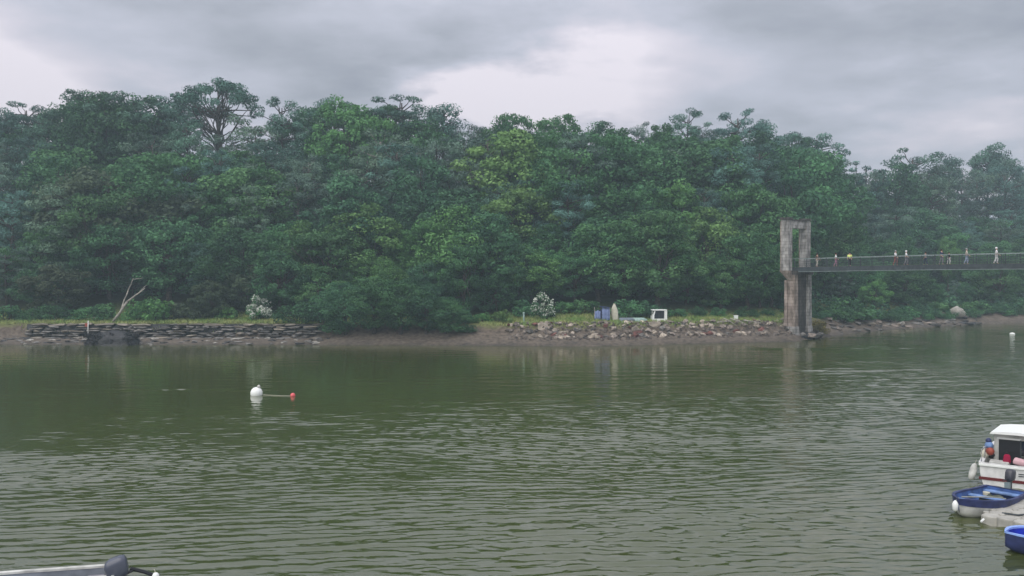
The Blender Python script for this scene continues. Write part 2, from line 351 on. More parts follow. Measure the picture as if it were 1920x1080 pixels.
# ------------------------------------------------------------------ river
WAVE = 1.0
def river():
    m = bpy.data.materials.new('murky green tidal water'); m.use_nodes = True
    t = m.node_tree; b = t.nodes['Principled BSDF']; l = t.links.new
    nn = t.nodes.new
    g = nn('ShaderNodeNewGeometry')
    b.inputs['Base Color'].default_value = (0.051, 0.064, 0.010, 1)
    b.inputs['Roughness'].default_value = 0.045; b.inputs['IOR'].default_value = 2.05
    b.inputs['Specular IOR Level'].default_value = 0.5
    def mapped(rot, sx, sy):
        mp = nn('ShaderNodeMapping'); l(g.outputs['Position'], mp.inputs['Vector'])
        mp.inputs['Rotation'].default_value = (0, 0, rot); mp.inputs['Scale'].default_value = (sx, sy, 1); return mp.outputs[0]
    def noi(vec, sc_, det, rough=.5, dist=0):
        n = nn('ShaderNodeTexNoise'); n.inputs['Scale'].default_value = sc_; n.inputs['Detail'].default_value = det
        n.inputs['Roughness'].default_value = rough; n.inputs['Distortion'].default_value = dist; l(vec, n.inputs['Vector']); return n.outputs['Fac']
    def mth(op, a, bb, c=None):
        n = nn('ShaderNodeMath'); n.operation = op
        for i, q in enumerate((a, bb, c)):
            if q is None: continue
            if isinstance(q, (int, float)): n.inputs[i].default_value = q
            else: l(q, n.inputs[i])
        return n.outputs[0]
    # wavelets: crests lie mostly across the view, drifting a little to the right
    a1 = noi(mapped(R(14), 0.42, 1.0), 1.9, 2.5, .55, .35)
    a2 = noi(mapped(R(-12), 0.5, 1.0), 3.6, 2, .5, .25)
    a3 = noi(mapped(R(30), 0.5, 1.0), 0.7, 1, .5, .3)
    h = mth('MULTIPLY_ADD', a2, 0.42, a1)
    h = mth('MULTIPLY_ADD', a3, 1.3, h)
    # wind patches: calm near the far bank, ruffled in mid river and to the right
    sp = nn('ShaderNodeSeparateXYZ'); l(g.outputs['Position'], sp.inputs[0])
    big = noi(mapped(R(8), 0.035, 0.075), 1.0, 3, .5, .5)
    mr = nn('ShaderNodeMapRange'); mr.interpolation_type = 'SMOOTHSTEP'
    xs = mth('MULTIPLY', sp.outputs['X'], 0.9)                       # calm line swings away to the right
    yy = mth('SUBTRACT', sp.outputs['Y'], xs)
    yy = mth('MULTIPLY_ADD', big, -34.0, yy)
    l(yy, mr.inputs['Value']); mr.inputs['From Min'].default_value = 12; mr.inputs['From Max'].default_value = 68
    mr.inputs['To Min'].default_value = 1.0; mr.inputs['To Max'].default_value = 0.16
    dm = nn('ShaderNodeMapRange'); l(sp.outputs['Y'], dm.inputs['Value']); dm.inputs['From Min'].default_value = 25; dm.inputs['From Max'].default_value = 60; dm.inputs['To Min'].default_value = .7; dm.inputs['To Max'].default_value = 1.7
    amp = mth('MULTIPLY', mr.outputs['Result'], dm.outputs['Result'])
    h = mth('MULTIPLY', h, amp)
    bp = nn('ShaderNodeBump'); bp.inputs['Strength'].default_value = 1.0; bp.inputs['Distance'].default_value = 0.045
    l(h, bp.inputs['Height']); l(bp.outputs[0], b.inputs['Normal'])
    # one sheet: a finely divided fan of real wavelets that flattens out to a plain border
    ys_ = [15.0]
    while ys_[-1] < 168: ys_.append(ys_[-1]+(.062 if ys_[-1] < 44 else .062+.0062*(ys_[-1]-44)))
    ys_ = np.array(ys_); nc = 500; us = np.linspace(-1, 1, nc)
    Y = np.repeat(ys_[:, None], nc, 1); hw = .68*ys_+4; X = us[None, :]*hw[:, None]
    g = np.random.default_rng(3)
    def patch(sx, sy, seed):
        gg = np.random.default_rng(seed); o = np.zeros_like(X)
        for i in range(7):
            a = gg.uniform(0, 6.28); k = gg.uniform(.6, 1.8); p = gg.uniform(0, 6.28)
            o += np.sin((X*math.cos(a)/sx+Y*math.sin(a)/sy)*k+p)
        return o/3.7
    d = Y-.9*X+patch(16, 9, 5)*9+patch(5, 3, 6)*4
    t = np.clip((d-28)/(88-28), 0, 1); amp = 1-(t*t*(3-2*t))*.84
    amp *= np.clip(.82+.42*patch(7, 3.2, 9)+.25*patch(2.6, 1.2, 10), .12, 1.6)
    amp += np.clip(patch(26, 1.5, 31)-.75, 0, .6)*1.1*np.clip((Y-55)/15, 0, 1)
    amp *= 1+.9*np.clip((X-8)/20, 0, 1)*np.clip((Y-48)/20, 0, 1)
    brk = np.clip(.55+.9*patch(6, 5, 51), 0, 1)
    for yc, sl, wd, x0, x1 in ((79, .05, .55, -24, 22), (71.5, -.03, .5, -2, 9), (75, .02, .4, 8, 26), (87, .04, .7, 5, 34), (64, .03, .5, -30, -18), (95, .1, .8, 22, 48), (83, .02, .6, 14, 40)):
        amp += 2.6*brk*np.exp(-((Y-yc-sl*X-.5*np.sin(X*.23+yc))/wd)**2)*np.clip((X-x0)/4, 0, 1)*np.clip((x1-X)/4, 0, 1)
    Z = np.zeros_like(X)
    dx = (hw*2/nc)[:, None]; dyr = np.gradient(ys_)[:, None]
    for grp in range(5):
        env = np.clip(.55+1.0*patch(5.5, 2.6, 20+grp), .1, 1.6)
        base = R((100, 112, 92, 104, 68)[grp])
        for i in range(12):
            lam = .25*(.90/.25)**(g.random()**1.15); th = base+R(g.normal()*7); k = 2*math.pi/lam; ph = g.uniform(0, 6.28)
            vis = np.clip(lam/(3.2*np.maximum(dx*abs(math.cos(th))*.7, dyr*abs(math.sin(th))))-.6, 0, 1)
            warp = .35*np.sin(X*.5*math.sin(th)+ph*2)+.35*np.sin(Y*.9+ph*3)
            Z += env*vis*.0058*lam**.9*np.sin(k*(X*math.cos(th)+Y*math.sin(th))+ph+warp)
    far_ = np.clip((Y-34)/22, 0, 1); env2 = np.clip(.6+.9*patch(9, 4, 41), .1, 1.6)
    for i in range(14):
        lam = g.uniform(1.0, 2.7); th = R(96+g.normal()*12); k = 2*math.pi/lam
        Z += far_*env2*.0036*lam**.95*np.sin(k*(X*math.cos(th)+Y*math.sin(th))+g.uniform(0, 6.28)+.5*np.sin(X*.31+i)+.4*np.sin(Y*.5+i*2))
    Z = .085*np.tanh(Z*amp*WAVE/.085)
    ed = np.clip((1-np.abs(us))/.03, 0, 1)[None, :]*np.clip((ys_-15)/2, 0, 1)[:, None]*np.clip((168-ys_)/6, 0, 1)[:, None]
    Z *= ed
    nr = len(ys_); V = np.stack([X, Y, Z], -1).reshape(-1, 3)
    idx = np.arange(nr*nc).reshape(nr, nc)
    Q = np.stack([idx[:-1, :-1], idx[:-1, 1:], idx[1:, 1:], idx[1:, :-1]], -1).reshape(-1, 4)
    o4 = np.array([(-690, -80, 0), (690, -80, 0), (690, 300, 0), (-690, 300, 0)], float); n0 = len(V)
    V = np.concatenate([V, o4]); A, B_, C_, D = idx[0, 0], idx[0, -1], idx[-1, -1], idx[-1, 0]
    Q = np.concatenate([Q, np.array([(n0, n0+1, B_, A), (n0+1, n0+2, C_, B_), (n0+2, n0+3, D, C_), (n0+3, n0, A, D)])])
    me = bpy.data.meshes.new('river'); n = len(Q)
    me.vertices.add(len(V)); me.vertices.foreach_set('co', V.astype(np.float32).ravel())
    me.loops.add(4*n); me.loops.foreach_set('vertex_index', Q.astype(np.int32).ravel())
    me.polygons.add(n); me.polygons.foreach_set('loop_start', np.arange(0, 4*n, 4, dtype=np.int32))
    me.polygons.foreach_set('use_smooth', np.ones(n, bool))
    me.update(calc_edges=True); me.materials.append(m)
    tag(link('river', me), kind='structure')

river()

# ------------------------------------------------------------------ haze
hm = bpy.data.materials.new('thin air haze'); hm.use_nodes = True
ht = hm.node_tree; ht.nodes.clear()
ho = ht.nodes.new('ShaderNodeOutputMaterial'); hv = ht.nodes.new('ShaderNodeVolumePrincipled')
hv.inputs['Color'].default_value = (0.72, 0.90, 1.0, 1); hv.inputs['Density'].default_value = HAZE_DENSITY; hv.inputs['Anisotropy'].default_value = 0.1
ht.links.new(hv.outputs[0], ho.inputs['Volume'])
tag(MB().box((0, 270, 23), (1440, 740, 51)).obj('haze', hm), kind='stuff')

# ------------------------------------------------------------------ leaves and trees
def leaves_mesh(name, clumps, m, leaf, aspect, up=0.35, seed=0, tone_jit=0.15, flat=0.0):
    """clumps: list of (centre, (rx,ry,rz), count, tone). Bent diamond leaves on the shell of each clump."""
    g = np.random.default_rng(seed)
    P = []; NN = []; T = []; S = []
    for c, r, n, tone in clumps:
        d = g.normal(size=(n, 3)); d /= np.linalg.norm(d, axis=1)[:, None]
        k = g.random(n)**0.45
        P.append(np.array(c)+d*np.array(r)*(0.35+0.7*k)[:, None])
        nv = d+g.normal(size=(n, 3))*0.55; nv[:, 2] += up
        NN.append(nv/np.linalg.norm(nv, axis=1)[:, None])
        T.append(np.clip(tone+g.normal(size=n)*tone_jit, 0, 1)); S.append(leaf*(0.6+0.8*g.random(n)))
    P = np.concatenate(P); NN = np.concatenate(NN); T = np.concatenate(T); S = np.concatenate(S)
    n = len(P)
    a = np.cross(NN, g.normal(size=(n, 3))); a /= np.linalg.norm(a, axis=1)[:, None]
    if flat: a[:, 2] *= (1-flat); a /= np.linalg.norm(a, axis=1)[:, None]
    b = np.cross(NN, a)
    L_ = (S/2)[:, None]; W_ = L_*aspect
    bend = NN*L_*0.35
    V = np.stack([P-a*L_-bend, P-b*W_, P+a*L_-bend, P+b*W_], 1).reshape(-1, 3)
    me = bpy.data.meshes.new(name)
    me.vertices.add(4*n); me.vertices.foreach_set('co', V.astype(np.float32).ravel())
    me.loops.add(4*n); me.loops.foreach_set('vertex_index', np.arange(4*n, dtype=np.int32))
    me.polygons.add(n); me.polygons.foreach_set('loop_start', np.arange(0, 4*n, 4, dtype=np.int32))
    me.update(calc_edges=True)
    at = me.attributes.new('tone', 'FLOAT', 'POINT'); at.data.foreach_set('value', np.repeat(T, 4).astype(np.float32))
    me.materials.append(m)
    return me

def limb(mb, p0, p1, r0, r1, g, n=5, wob=.12, sag=0.0):
    p0 = Vector(p0); p1 = Vector(p1); ln = (p1-p0).length; pts = []; rr = []
    for i in range(5):
        t = i/4; p = p0.lerp(p1, t)
        if 0 < i < 4: p += Vector((g.uniform(-1, 1), g.uniform(-1, 1), g.uniform(-.5, .5)))*ln*wob*.5
        p.z += sag*math.sin(t*math.pi)*ln
        pts.append(p); rr.append(r0+(r1-r0)*t)
    mb.tube(pts, rr, n)

PROTO = {}
def proto_broad(key, seed, m, H=11.0, rad=4.6, low=0.12, leaf=.29, n=125, dens=115):
    g = random.Random(seed); cl = []; mb = MB()
    limb(mb, (0, 0, -1.0), (g.uniform(-.4, .4), g.uniform(-.4, .4), H*.55), .32, .16, g, 7, .06)
    zc = H*(.5+low*.5); hz = H*(.5-low*.5)
    for i in range(n):
        while True:
            d = Vector((g.uniform(-1, 1), g.uniform(-1, 1), g.uniform(-1, 1)))
            if .35 < d.length < 1: break
        d = d.normalized()*(d.length**.4)
        w_ = 1.0 if d.z < .1 else 1-.25*d.z
        lump = 1+.5*noise.noise(Vector((d.x*1.7+seed*9, d.y*1.7, d.z*1.7)))
        c = Vector((d.x*rad*w_*lump*.86, d.y*rad*w_*lump*.86, zc+d.z*hz*lump*.84))
        r = g.uniform(.45, 1.15)*rad/4.6
        cl.append((c, (r*1.15, r*1.15, r*.78), int(dens*g.uniform(.7, 1.3)), g.random()))
        if i % 9 == 0: limb(mb, (0, 0, H*g.uniform(.25, .5)), c, .12, .03, g)
    PROTO[key] = (leaves_mesh('crown', cl, m, leaf, .62, seed=seed, tone_jit=.12), mb.mesh('trunk', M['bark'], True), H)

def proto_pine(key, seed, m, H=16.0, rad=4.2, base=.5, layers=5, leaf=.36, bark='bark', flat=.66, dens=150, per=7):
    """tall bare trunk, limbs ending in flat pads of needles"""
    g = random.Random(seed); cl = []; mb = MB()
    tip = Vector((g.uniform(-.6, .6), g.uniform(-.6, .6), H*.93))
    limb(mb, (0, 0, -1.0), tip, .30, .08, g, 7, .03)
    for j in range(layers):
        t = j/(layers-1)
        z = H*(base+(.95-base)*t); per_ = per+2
        rr = rad*(math.sin(math.pi*(.22+.62*t))**.8)*g.uniform(.85, 1.1)
        k = per_ if j < layers-1 else 5
        off = g.random()*6.28
        for i in range(k):
            an = off+i*6.283/k+g.uniform(-.4, .4); q = rr*g.uniform(.35, 1.0)
            c = Vector((math.cos(an)*q, math.sin(an)*q, z+g.uniform(-1, 1)*H*.06-.05*q))
            s = g.uniform(.55, 1.25)
            cl.append((c, (s*1.2, s*1.2, s*flat), int(dens*1.25*s*g.uniform(.7, 1.1)), g.random()))
            limb(mb, (tip.x*.6, tip.y*.6, z-.12*H*g.uniform(.4, 1)), c-Vector((0, 0, .15)), .10, .03, g, 4, .12)
    PROTO[key] = (leaves_mesh('crown', cl, m, leaf, .34, up=.6, seed=seed), mb.mesh('trunk', M[bark], True), H)

def proto_umbrella(key, seed, m, H=16.0, rad=5.8, bare=.36):
    g = random.Random(seed); cl = []; mb = MB()
    fork = Vector((-.25, 0, H*bare))
    limb(mb, (0, 0, -1.0), fork, .42, .34, g, 8, .03)
    limb(mb, fork, (-.4, .2, H*.90), .26, .09, g, 6, .06)
    limb(mb, fork, (1.5, -.2, H*.86), .24, .08, g, 6, .06)
    for i in range(62):
        an = g.random()*6.283; q = rad*math.sqrt(g.random())
        if i > 50: q = rad*g.uniform(.9, 1.12)
        z = H*(.955-.17*(q/rad)**2)+g.uniform(-.55, .4)
        c = Vector((math.cos(an)*q, math.sin(an)*q*.9, z)); s = g.uniform(.7, 1.15)
        cl.append((c, (s*1.15, s*1.15, s*.58), int(130*s), g.random()))
        if i % 2 == 0:
            b0 = fork.lerp(Vector((g.choice((-.4, 1.4))*g.uniform(.6, 1), 0, H*.82)), g.uniform(.15, .9))
            limb(mb, b0, c-Vector((0, 0, .2)), .12, .035, g, 5, .16)
    for i in range(16):
        an = g.random()*6.283; q = rad*g.uniform(.5, 1.0)
        c = Vector((math.cos(an)*q, math.sin(an)*q, H*g.uniform(.56, .74))); s = g.uniform(.4, .7)
        cl.append((c, (s*1.2, s*1.2, s*.5), int(90*s), g.random()))
        limb(mb, fork.lerp(Vector((0.2, 0, H*.7)), g.uniform(.1, .7)), c, .09, .03, g, 4, .15)
    PROTO[key] = (leaves_mesh('crown', cl, m, .34, .4, up=.5, seed=seed), mb.mesh('trunk', M['bark'], True), H)

def proto_spruce(key, seed, m, H=10.0, rad=2.0):
    g = random.Random(seed); cl = []; mb = MB()
    limb(mb, (0, 0, -1), (0, 0, H*.99), .2, .03, g, 6, .01)
    for j in range(15):
        t = j/14; z = H*(.1+.88*t); rr = rad*(1-t)**.85+.12
        k = max(1, int(7*(1-t)+1))
        for i in range(k):
            an = g.random()*6.283; q = rr*g.uniform(.5, .95)
            s = .35+.4*(1-t)
            cl.append((Vector((math.cos(an)*q, math.sin(an)*q, z)), (s*1.2, s*1.2, s*.6), int(60*s+14), g.random()))
    PROTO[key] = (leaves_mesh('crown', cl, m, .34, .34, up=.1, seed=seed), mb.mesh('trunk', M['bark'], True), H)

def proto_bush(key, seed, m, H=2.4, rad=1.9, leaf=.26, n=26, dens=60, m2=None, bl=62):
    g = random.Random(seed); cl = []; mb = MB(); fl = []
    for i in range(n):
        an = g.random()*6.283; q = rad*math.sqrt(g.random())*.85
        z = g.uniform(.12, 1)*H*math.sqrt(max(.08, 1-(q/rad)**2))*.85
        c = Vector((math.cos(an)*q, math.sin(an)*q, z)); s = g.uniform(.4, .7)*rad/1.9
        cl.append((c, (s, s, s*.8), int(dens*g.uniform(.7, 1.2)), g.random()))
        if m2: fl.append((c+Vector((0, -.1, .15)), (s*1.02, s*1.02, s*.8), int(bl*g.uniform(.2, 1.5)), g.random()))
        if i % 4 == 0: limb(mb, (g.uniform(-.2, .2), g.uniform(-.2, .2), -.4), c, .06, .02, g, 4, .1)
    PROTO[key] = (leaves_mesh('crown', cl, m, leaf, .6, seed=seed), mb.mesh('stem', M['bark'], True), H) + ((leaves_mesh('blossom', fl, m2, .22, .8, seed=seed+1),) if m2 else ())

for i in range(3):
    proto_broad(f'dark{i}', 20+i, M['leaf_dark'], low=.1)
    proto_broad(f'mid{i}', 30+i, M['leaf_mid'], low=.08)
    proto_pine(f'pine{i}', 40+i, M['needle'], H=15+i, base=.34+.06*i, layers=6)
    proto_pine(f'grey{i}', 50+i, M['needle_grey'], H=14+i, base=.22+.08*i, layers=7, rad=4.4, bark='bark_pale' if i == 1 else 'bark')
proto_pine('trunkpine0', 67, M['needle_grey'], H=15, base=.68, layers=4, rad=3.8, bark='bark_pale', per=6)
proto_broad('dark3', 66, M['leaf_dark'], low=.10, rad=5.2)
proto_broad('fresh0', 61, M['leaf_fresh'], low=.05); proto_broad('fresh1', 62, M['leaf_fresh'], low=.2, rad=4.2)
proto_broad('yellow0', 63, M['leaf_yellow'], low=.25, rad=4.0, H=10)
proto_broad('brown0', 64, M['leaf_brown'], low=.05, H=8, rad=3.8)
proto_umbrella('umbrella0', 71, M['needle'])
proto_pine('dome0', 72, M['needle'], H=15, rad=6.3, base=.62, layers=4, per=13, flat=.5, dens=170)
proto_pine('dome1', 73, M['needle'], H=14, rad=5.6, base=.66, layers=4, per=10, flat=.5)
proto_pine('mush0', 74, M['needle'], H=14, rad=3.6, base=.72, layers=4, per=12, flat=.6, dens=170)
proto_pine('thin0', 75, M['needle'], H=13, rad=3.0, base=.7, layers=4, per=4, dens=110)
proto_spruce('spruce0', 81, M['needle']); proto_spruce('spruce1', 82, M['needle'], H=9, rad=1.6)
for i in range(3):
    proto_bush(f'bush{i}', 90+i, M['leaf_mid'])
    proto_bush(f'bushdark{i}', 95+i, M['leaf_dark'], H=3.2, rad=2.6, n=34)
proto_bush('bushfresh0', 101, M['leaf_fresh']); proto_bush('bushbrown0', 102, M['leaf_brown'])
proto_bush('hawthorn0', 103, M['leaf_mid'], H=3.3, rad=1.65, n=34, dens=45, m2=M['blossom'])
proto_bush('hawthorn1', 107, M['leaf_dark'], H=3.6, rad=1.7, n=34, dens=34, m2=M['blossom'], bl=17)
proto_bush('gorse0', 104, M['gorse'], H=2.2, rad=1.8)

TREES = []      # dicts: obj, px, py(crown), kind
KIND = {'dark': ('broadleaf_tree', 'dark green broadleaf tree', 'tree'), 'mid': ('broadleaf_tree', 'mid green broadleaf tree', 'tree'),
        'fresh': ('broadleaf_tree', 'fresh green broadleaf tree', 'tree'), 'yellow': ('broadleaf_tree', 'yellow green broadleaf tree', 'tree'),
        'brown': ('broadleaf_tree', 'brownish scrubby tree', 'tree'),
        'pine': ('pine_tree', 'bluish pine', 'pine'), 'grey': ('pine_tree', 'grey green pine', 'pine'), 'umbrella': ('pine_tree', '', 'pine'), 'trunkpine': ('pine_tree', '', 'pine'),
        'dome': ('pine_tree', '', 'pine'), 'mush': ('pine_tree', '', 'pine'), 'thin': ('pine_tree', '', 'pine'),
        'spruce': ('conifer_tree', 'small pointed conifer', 'conifer'),
        'bush': ('shrub', 'low green shrub', 'shrub'), 'bushdark': ('shrub', 'dark green shrub', 'shrub'), 'bushfresh': ('shrub', 'fresh green shrub', 'shrub'),
        'bushbrown': ('shrub', 'reddish brown shrub', 'shrub'), 'hawthorn': ('flowering_shrub', '', 'shrub'), 'gorse': ('shrub', '', 'shrub')}
def plant(key, x, y, h, label=None, group=None, wide=1.0, sink=0.0, z=None):
    pr = PROTO[key]; kind = key.rstrip('0123456789'); nm, look, cat = KIND[kind]
    gz = ground(x, y) if z is None else z
    s = h/pr[2]
    o = link(nm, None, loc=(x, y, gz-sink), rot=(0, 0, rnd.random()*6.283), scale=(s*wide*rnd.uniform(.88, 1.14), s*wide*rnd.uniform(.88, 1.14), s))
    tag(o, label, cat, group)
    link('crown', pr[0], o); link('stem' if 'shrub' in nm else 'trunk', pr[1], o)
    if len(pr) > 3: link('blossom', pr[3], o)
    px = 960+F*x/y; py = 515-F*(gz+h*.75-CAMH)/y
    TREES.append(dict(o=o, px=px, py=py, top=515-F*(gz+h-CAMH)/y, kind=kind, look=look, auto=label is None, y=y))
    return o

SKX = [-60, 0, 40, 85, 118, 150, 220, 265, 290, 330, 350, 410, 465, 485, 550, 600, 660, 700, 760, 800, 830, 870, 920, 965, 1000, 1045, 1080, 1150, 1220, 1290, 1330, 1385, 1425, 1450, 1500, 1545, 1560, 1600, 1640, 1665, 1710, 1745, 1780, 1810, 1850, 1880, 1920, 2000]
SKY = [200, 200, 196, 205, 195, 172, 163, 175, 185, 180, 185, 185, 185, 186, 184, 188, 180, 190, 183, 200, 200, 225, 222, 212, 228, 214, 228, 229, 228, 214, 228, 212, 232, 255, 240, 262, 290, 310, 328, 312, 288, 300, 318, 322, 310, 300, 305, 300]
def skyline(px): return float(np.interp(px, SKX, SKY))
def plant_px(key, px, top, s, **kw):
    """a tree standing s metres behind the water's edge along the sight line px, its top at photo row top"""
    k = (px-960)/F
    lo, hi = 90.0, 260.0
    for _ in range(40):
        mid_ = (lo+hi)/2
        if mid_-bank(k*mid_) < s: lo = mid_
        else: hi = mid_
    y = lo; x = k*y
    zt = CAMH+(515-top)*y/F
    sink = kw.pop('sink', 0)
    return plant(key, x, y, zt-ground(x, y)+sink, sink=sink, **kw)

# landmark trees on the skyline and slope, from the photograph
plant_px('umbrella0', 412, 147, 48, wide=.86, label='tall umbrella pine with open bare limbs showing sky below its flat crown')
plant_px('dome0', 200, 160, 50, label='broad dome crowned pine on the skyline above the leaning dead trunk')
plant_px('dome1', 306, 180, 52, label='smaller rounded pine between the dome crowned pine and the umbrella pine')
plant_px('dome1', 50, 195, 52, label='low flat topped pine at the far end of the skyline above the weathered wall')
plant_px('fresh1', 655, 178, 46, wide=.95, label='bright green leafy tree breaking the dark skyline of pines')
plant_px('dome1', 755, 181, 50, label='rounded dark tree on the skyline beside the bright green leafy one')
plant_px('thin0', 832, 194, 50, label='thin spiky pine where the skyline steps down')
plant_px('dome0', 1503, 236, 50, wide=.8, label='spreading pine on the skyline directly above the bridge tower')
plant_px('mush0', 1851, 274, 54, wide=.8, label='dark mushroom shaped pine standing above the far end of the footbridge')
plant_px('thin0', 1778, 290, 54, wide=.8, label='slender lopsided pine with gaps beside the mushroom shaped pine')
plant_px('dome1', 1708, 284, 54, wide=.95, label='wide dense crowned pine above the middle of the footbridge')
plant_px('dome1', 1385, 208, 50, wide=.9, label='high crowned tree on the skyline above the riprap bank')
plant_px('thin0', 1428, 226, 50, wide=.7, label='small open headed tree on the skyline shoulder near the bridge tower')
plant_px('pine1', 1290, 211, 50, label='open topped pine on the skyline above the small white cabin')
plant_px('mid1', 965, 209, 50, wide=.8, label='ragged topped tree on the skyline behind the yellow green tree')
plant_px('mid2', 1045, 210, 50, wide=.8, label='feathery topped tree on the skyline above the small blossoming tree')
for i, (px, top) in enumerate(((1604, 302), (1622, 312), (1641, 318), (1655, 318))):
    plant_px(f'spruce{i%2}', px, top, 50, wide=.9)
plant_px('yellow0', 960, 252, 36, wide=1.25, label='yellow green tree glowing high on the wooded slope')
plant_px('fresh0', 1325, 392, 22, wide=1.25, label='bright green domed tree behind the small white cabin')
plant_px('fresh0', 690, 385, 20, wide=1.35, label='large fresh green domed tree above the dark undercut bank')
plant_px('fresh1', 800, 410, 18, wide=1.2, label='fresh green spreading tree beside the large domed one')
plant_px('mid0', 620, 420, 16, wide=1.3, label='mid green wide tree at the end of the stone wall')
plant_px('fresh1', 1778, 442, 24, wide=.55, label='pale lime green tree behind the footbridge railing')
plant_px('fresh1', 1640, 522, 9, wide=1.2, label='light green bushy tree leaning over mud below the footbridge')
plant_px('trunkpine0', 757, 312, 30, wide=1.3, label='grey green pine with pale bare trunk showing')
plant_px('trunkpine0', 565, 326, 27, wide=1.2, label='grey green pine with thin pale trunk above the blossoming shrub')
plant_px('trunkpine0', 266, 385, 22, wide=1.2, label='low pine with pale bare trunk above the leaning dead trunk')
plant_px('brown0', 215, 372, 24, wide=1.1, label='brownish crowned tree above the leaning dead trunk')
plant_px('brown0', 345, 372, 26, wide=1.0, label='brownish crowned tree halfway up above the grassy bank')
plant_px('brown0', 110, 495, 12, wide=1.2, label='brownish scrubby tree above the weathered wall end')
plant_px('brown0', 880, 352, 30, wide=.9, label='brown tinted tree right of the pale bare trunk'.replace('right of', 'beside'))

# skyline row
placed = [(t['px'], t['top']) for t in TREES]
px = -90
ridge_special = [50, 200, 306, 412, 655, 755, 832, 965, 1045, 1290, 1385, 1428, 1503, 1605, 1640, 1708, 1778, 1851]
while px < 2060:
    px += rnd.uniform(34, 52)
    if 345 < px < 480: continue
    near = min(abs(px-q) for q in ridge_special)
    top = skyline(px)+(rnd.uniform(4, 12) if near > 30 else rnd.uniform(16, 40))
    if 1690 < px < 1920: top += 12
    key = rnd.choice(['pine0', 'pine1', 'pine2', 'grey0', 'dark0', 'dark1', 'grey2', 'mid2'])
    plant_px(key, px, top, rnd.uniform(44, 54), wide=rnd.uniform(.8, 1.0))
for px in (352, 385, 442, 476): plant_px(rnd.choice(['pine0', 'grey0']), px, 262 if 380 < px < 450 else 225, 42, wide=.9)

for px, top in ((1735, 316), (1800, 328), (1826, 320), (1885, 306), (1918, 310)): plant_px(rnd.choice(['pine0', 'grey0', 'dark0']), px, top, 50, wide=.85)
# slope rows, back to front
LMK = [(960, 256, 36, 70), (1325, 392, 22, 85), (690, 385, 20, 120), (800, 410, 18, 60), (757, 318, 30, 45), (565, 330, 27, 42), (266, 385, 22, 36), (1778, 442, 24, 45), (1640, 522, 9.5, 60)]
rows = [(38, 235, 300, 46), (30, 270, 350, 54), (23, 320, 420, 56), (17, 380, 480, 58), (12.5, 440, 530, 64)]
for s, t0, t1, step in rows:
    px = -80+rnd.uniform(0, 40)
    while px < 2040:
        px += step*rnd.uniform(.75, 1.25)
        u = rnd.random()
        if s < 14 and (90 < px < 560 and u < .55): continue
        if s < 14 and 1020 < px < 1480: continue
        if s < 20 and 1470 < px < 1535: continue
        top = max(skyline(px)+24, rnd.uniform(t0, t1))
        if px > 1540: top = max(top, skyline(px)+40+ (54-s)*3.2)
        if 345 < px < 480 and s > 25: top = max(top, 275)
        if px < 560:
            ks = ['grey0', 'grey1', 'grey2', 'pine0', 'pine1', 'dark0', 'mid0', 'mid1', 'dark2', 'grey0', 'brown0'] if s > 14 else ['mid0', 'grey0', 'dark1', 'mid1', 'mid2', 'brown0']
        elif px < 930:
            ks = ['pine0', 'grey0', 'grey2', 'dark0', 'grey1'] if s > 26 else ['mid0', 'mid1', 'dark0', 'dark1', 'fresh0']
        elif px < 1440:
            ks = ['pine0', 'grey0', 'grey2', 'mid1', 'pine1', 'dark2'] if s > 26 else ['mid0', 'mid1', 'dark2', 'pine1', 'fresh1', 'mid2'] if s > 20 else ['mid0', 'mid1', 'mid2', 'dark0', 'fresh1']
        else:
            ks = ['grey0', 'pine0', 'mid1', 'mid2', 'dark1'] if s > 26 else ['mid0', 'mid2', 'fresh1', 'grey0', 'dark2']
        for pl, tl, sl, wl in LMK:
            if s < sl and abs(px-pl) < wl: top = max(top, tl+85)
        plant_px(rnd.choice(ks), px, top, s+rnd.uniform(-3, 3), wide=rnd.uniform(.95, 1.25))

# shrubs along the bank top
plant_px('hawthorn0', 484, 550, 8.5, wide=1.0, label='round shrub covered in white blossom on the grassy bank')
plant_px('hawthorn1', 1018, 542, 8.5, wide=.8, label='thin small tree with white blossom above the rocks')
for px, top in ((318, 566), (352, 560), (385, 572)): plant_px('bushbrown0', px, top, 9.5, wide=1.1)
for px, top in ((262, 560), (290, 556), (425, 572), (300, 580), (520, 585)): plant_px('bushfresh0', px, top, 8.6, wide=1.1)
for px, top in ((10, 565), (60, 570), (105, 560), (160, 570), (195, 562)): plant_px(rnd.choice(['bush0', 'bushdark1']), px, top, 9, wide=1.2)
for px, top in ((560, 560), (600, 555), (860, 575)): plant_px(f'bushdark{rnd.randrange(3)}', px, top, 6.5, wide=1.25)
for px, top in ((632, 594), (852, 600), (875, 606)): plant_px(f'bushdark{rnd.randrange(3)}', px, top, 4.2, wide=1.4)
for px, top in ((648, 528), (700, 518), (752, 522), (800, 536), (836, 556)): plant_px('dark3', px, top, 4.0, wide=1.3)
for px, top in ((1400, 430), (1445, 452), (1462, 485), (1425, 470)): plant_px(rnd.choice(['mid0', 'mid2', 'dark1']), px, top, 14, wide=1.0)
for px, top in ((880, 588), (905, 585), (940, 580)): plant_px(rnd.choice(['bush1', 'bushfresh0']), px, top, 7, wide=1.1)
for px, top in ((985, 560), (1060, 560), (1095, 555), (1175, 560), (1215, 560), (1270, 575), (1310, 572), (1345, 575), (1400, 570), (1440, 575), (1465, 580)): plant_px(rnd.choice(['bushdark0', 'bush2', 'bushdark2', 'bush0']), px, top, 11.5, wide=1.25)
for px, top in ((1560, 560), (1590, 555), (1615, 565), (1660, 575), (1690, 570), (1720, 560), (1760, 560), (1830, 560), (1870, 555), (1905, 560)): plant_px(rnd.choice(['bush0', 'bush1', 'bushdark2']), px, top, 7, wide=1.5)
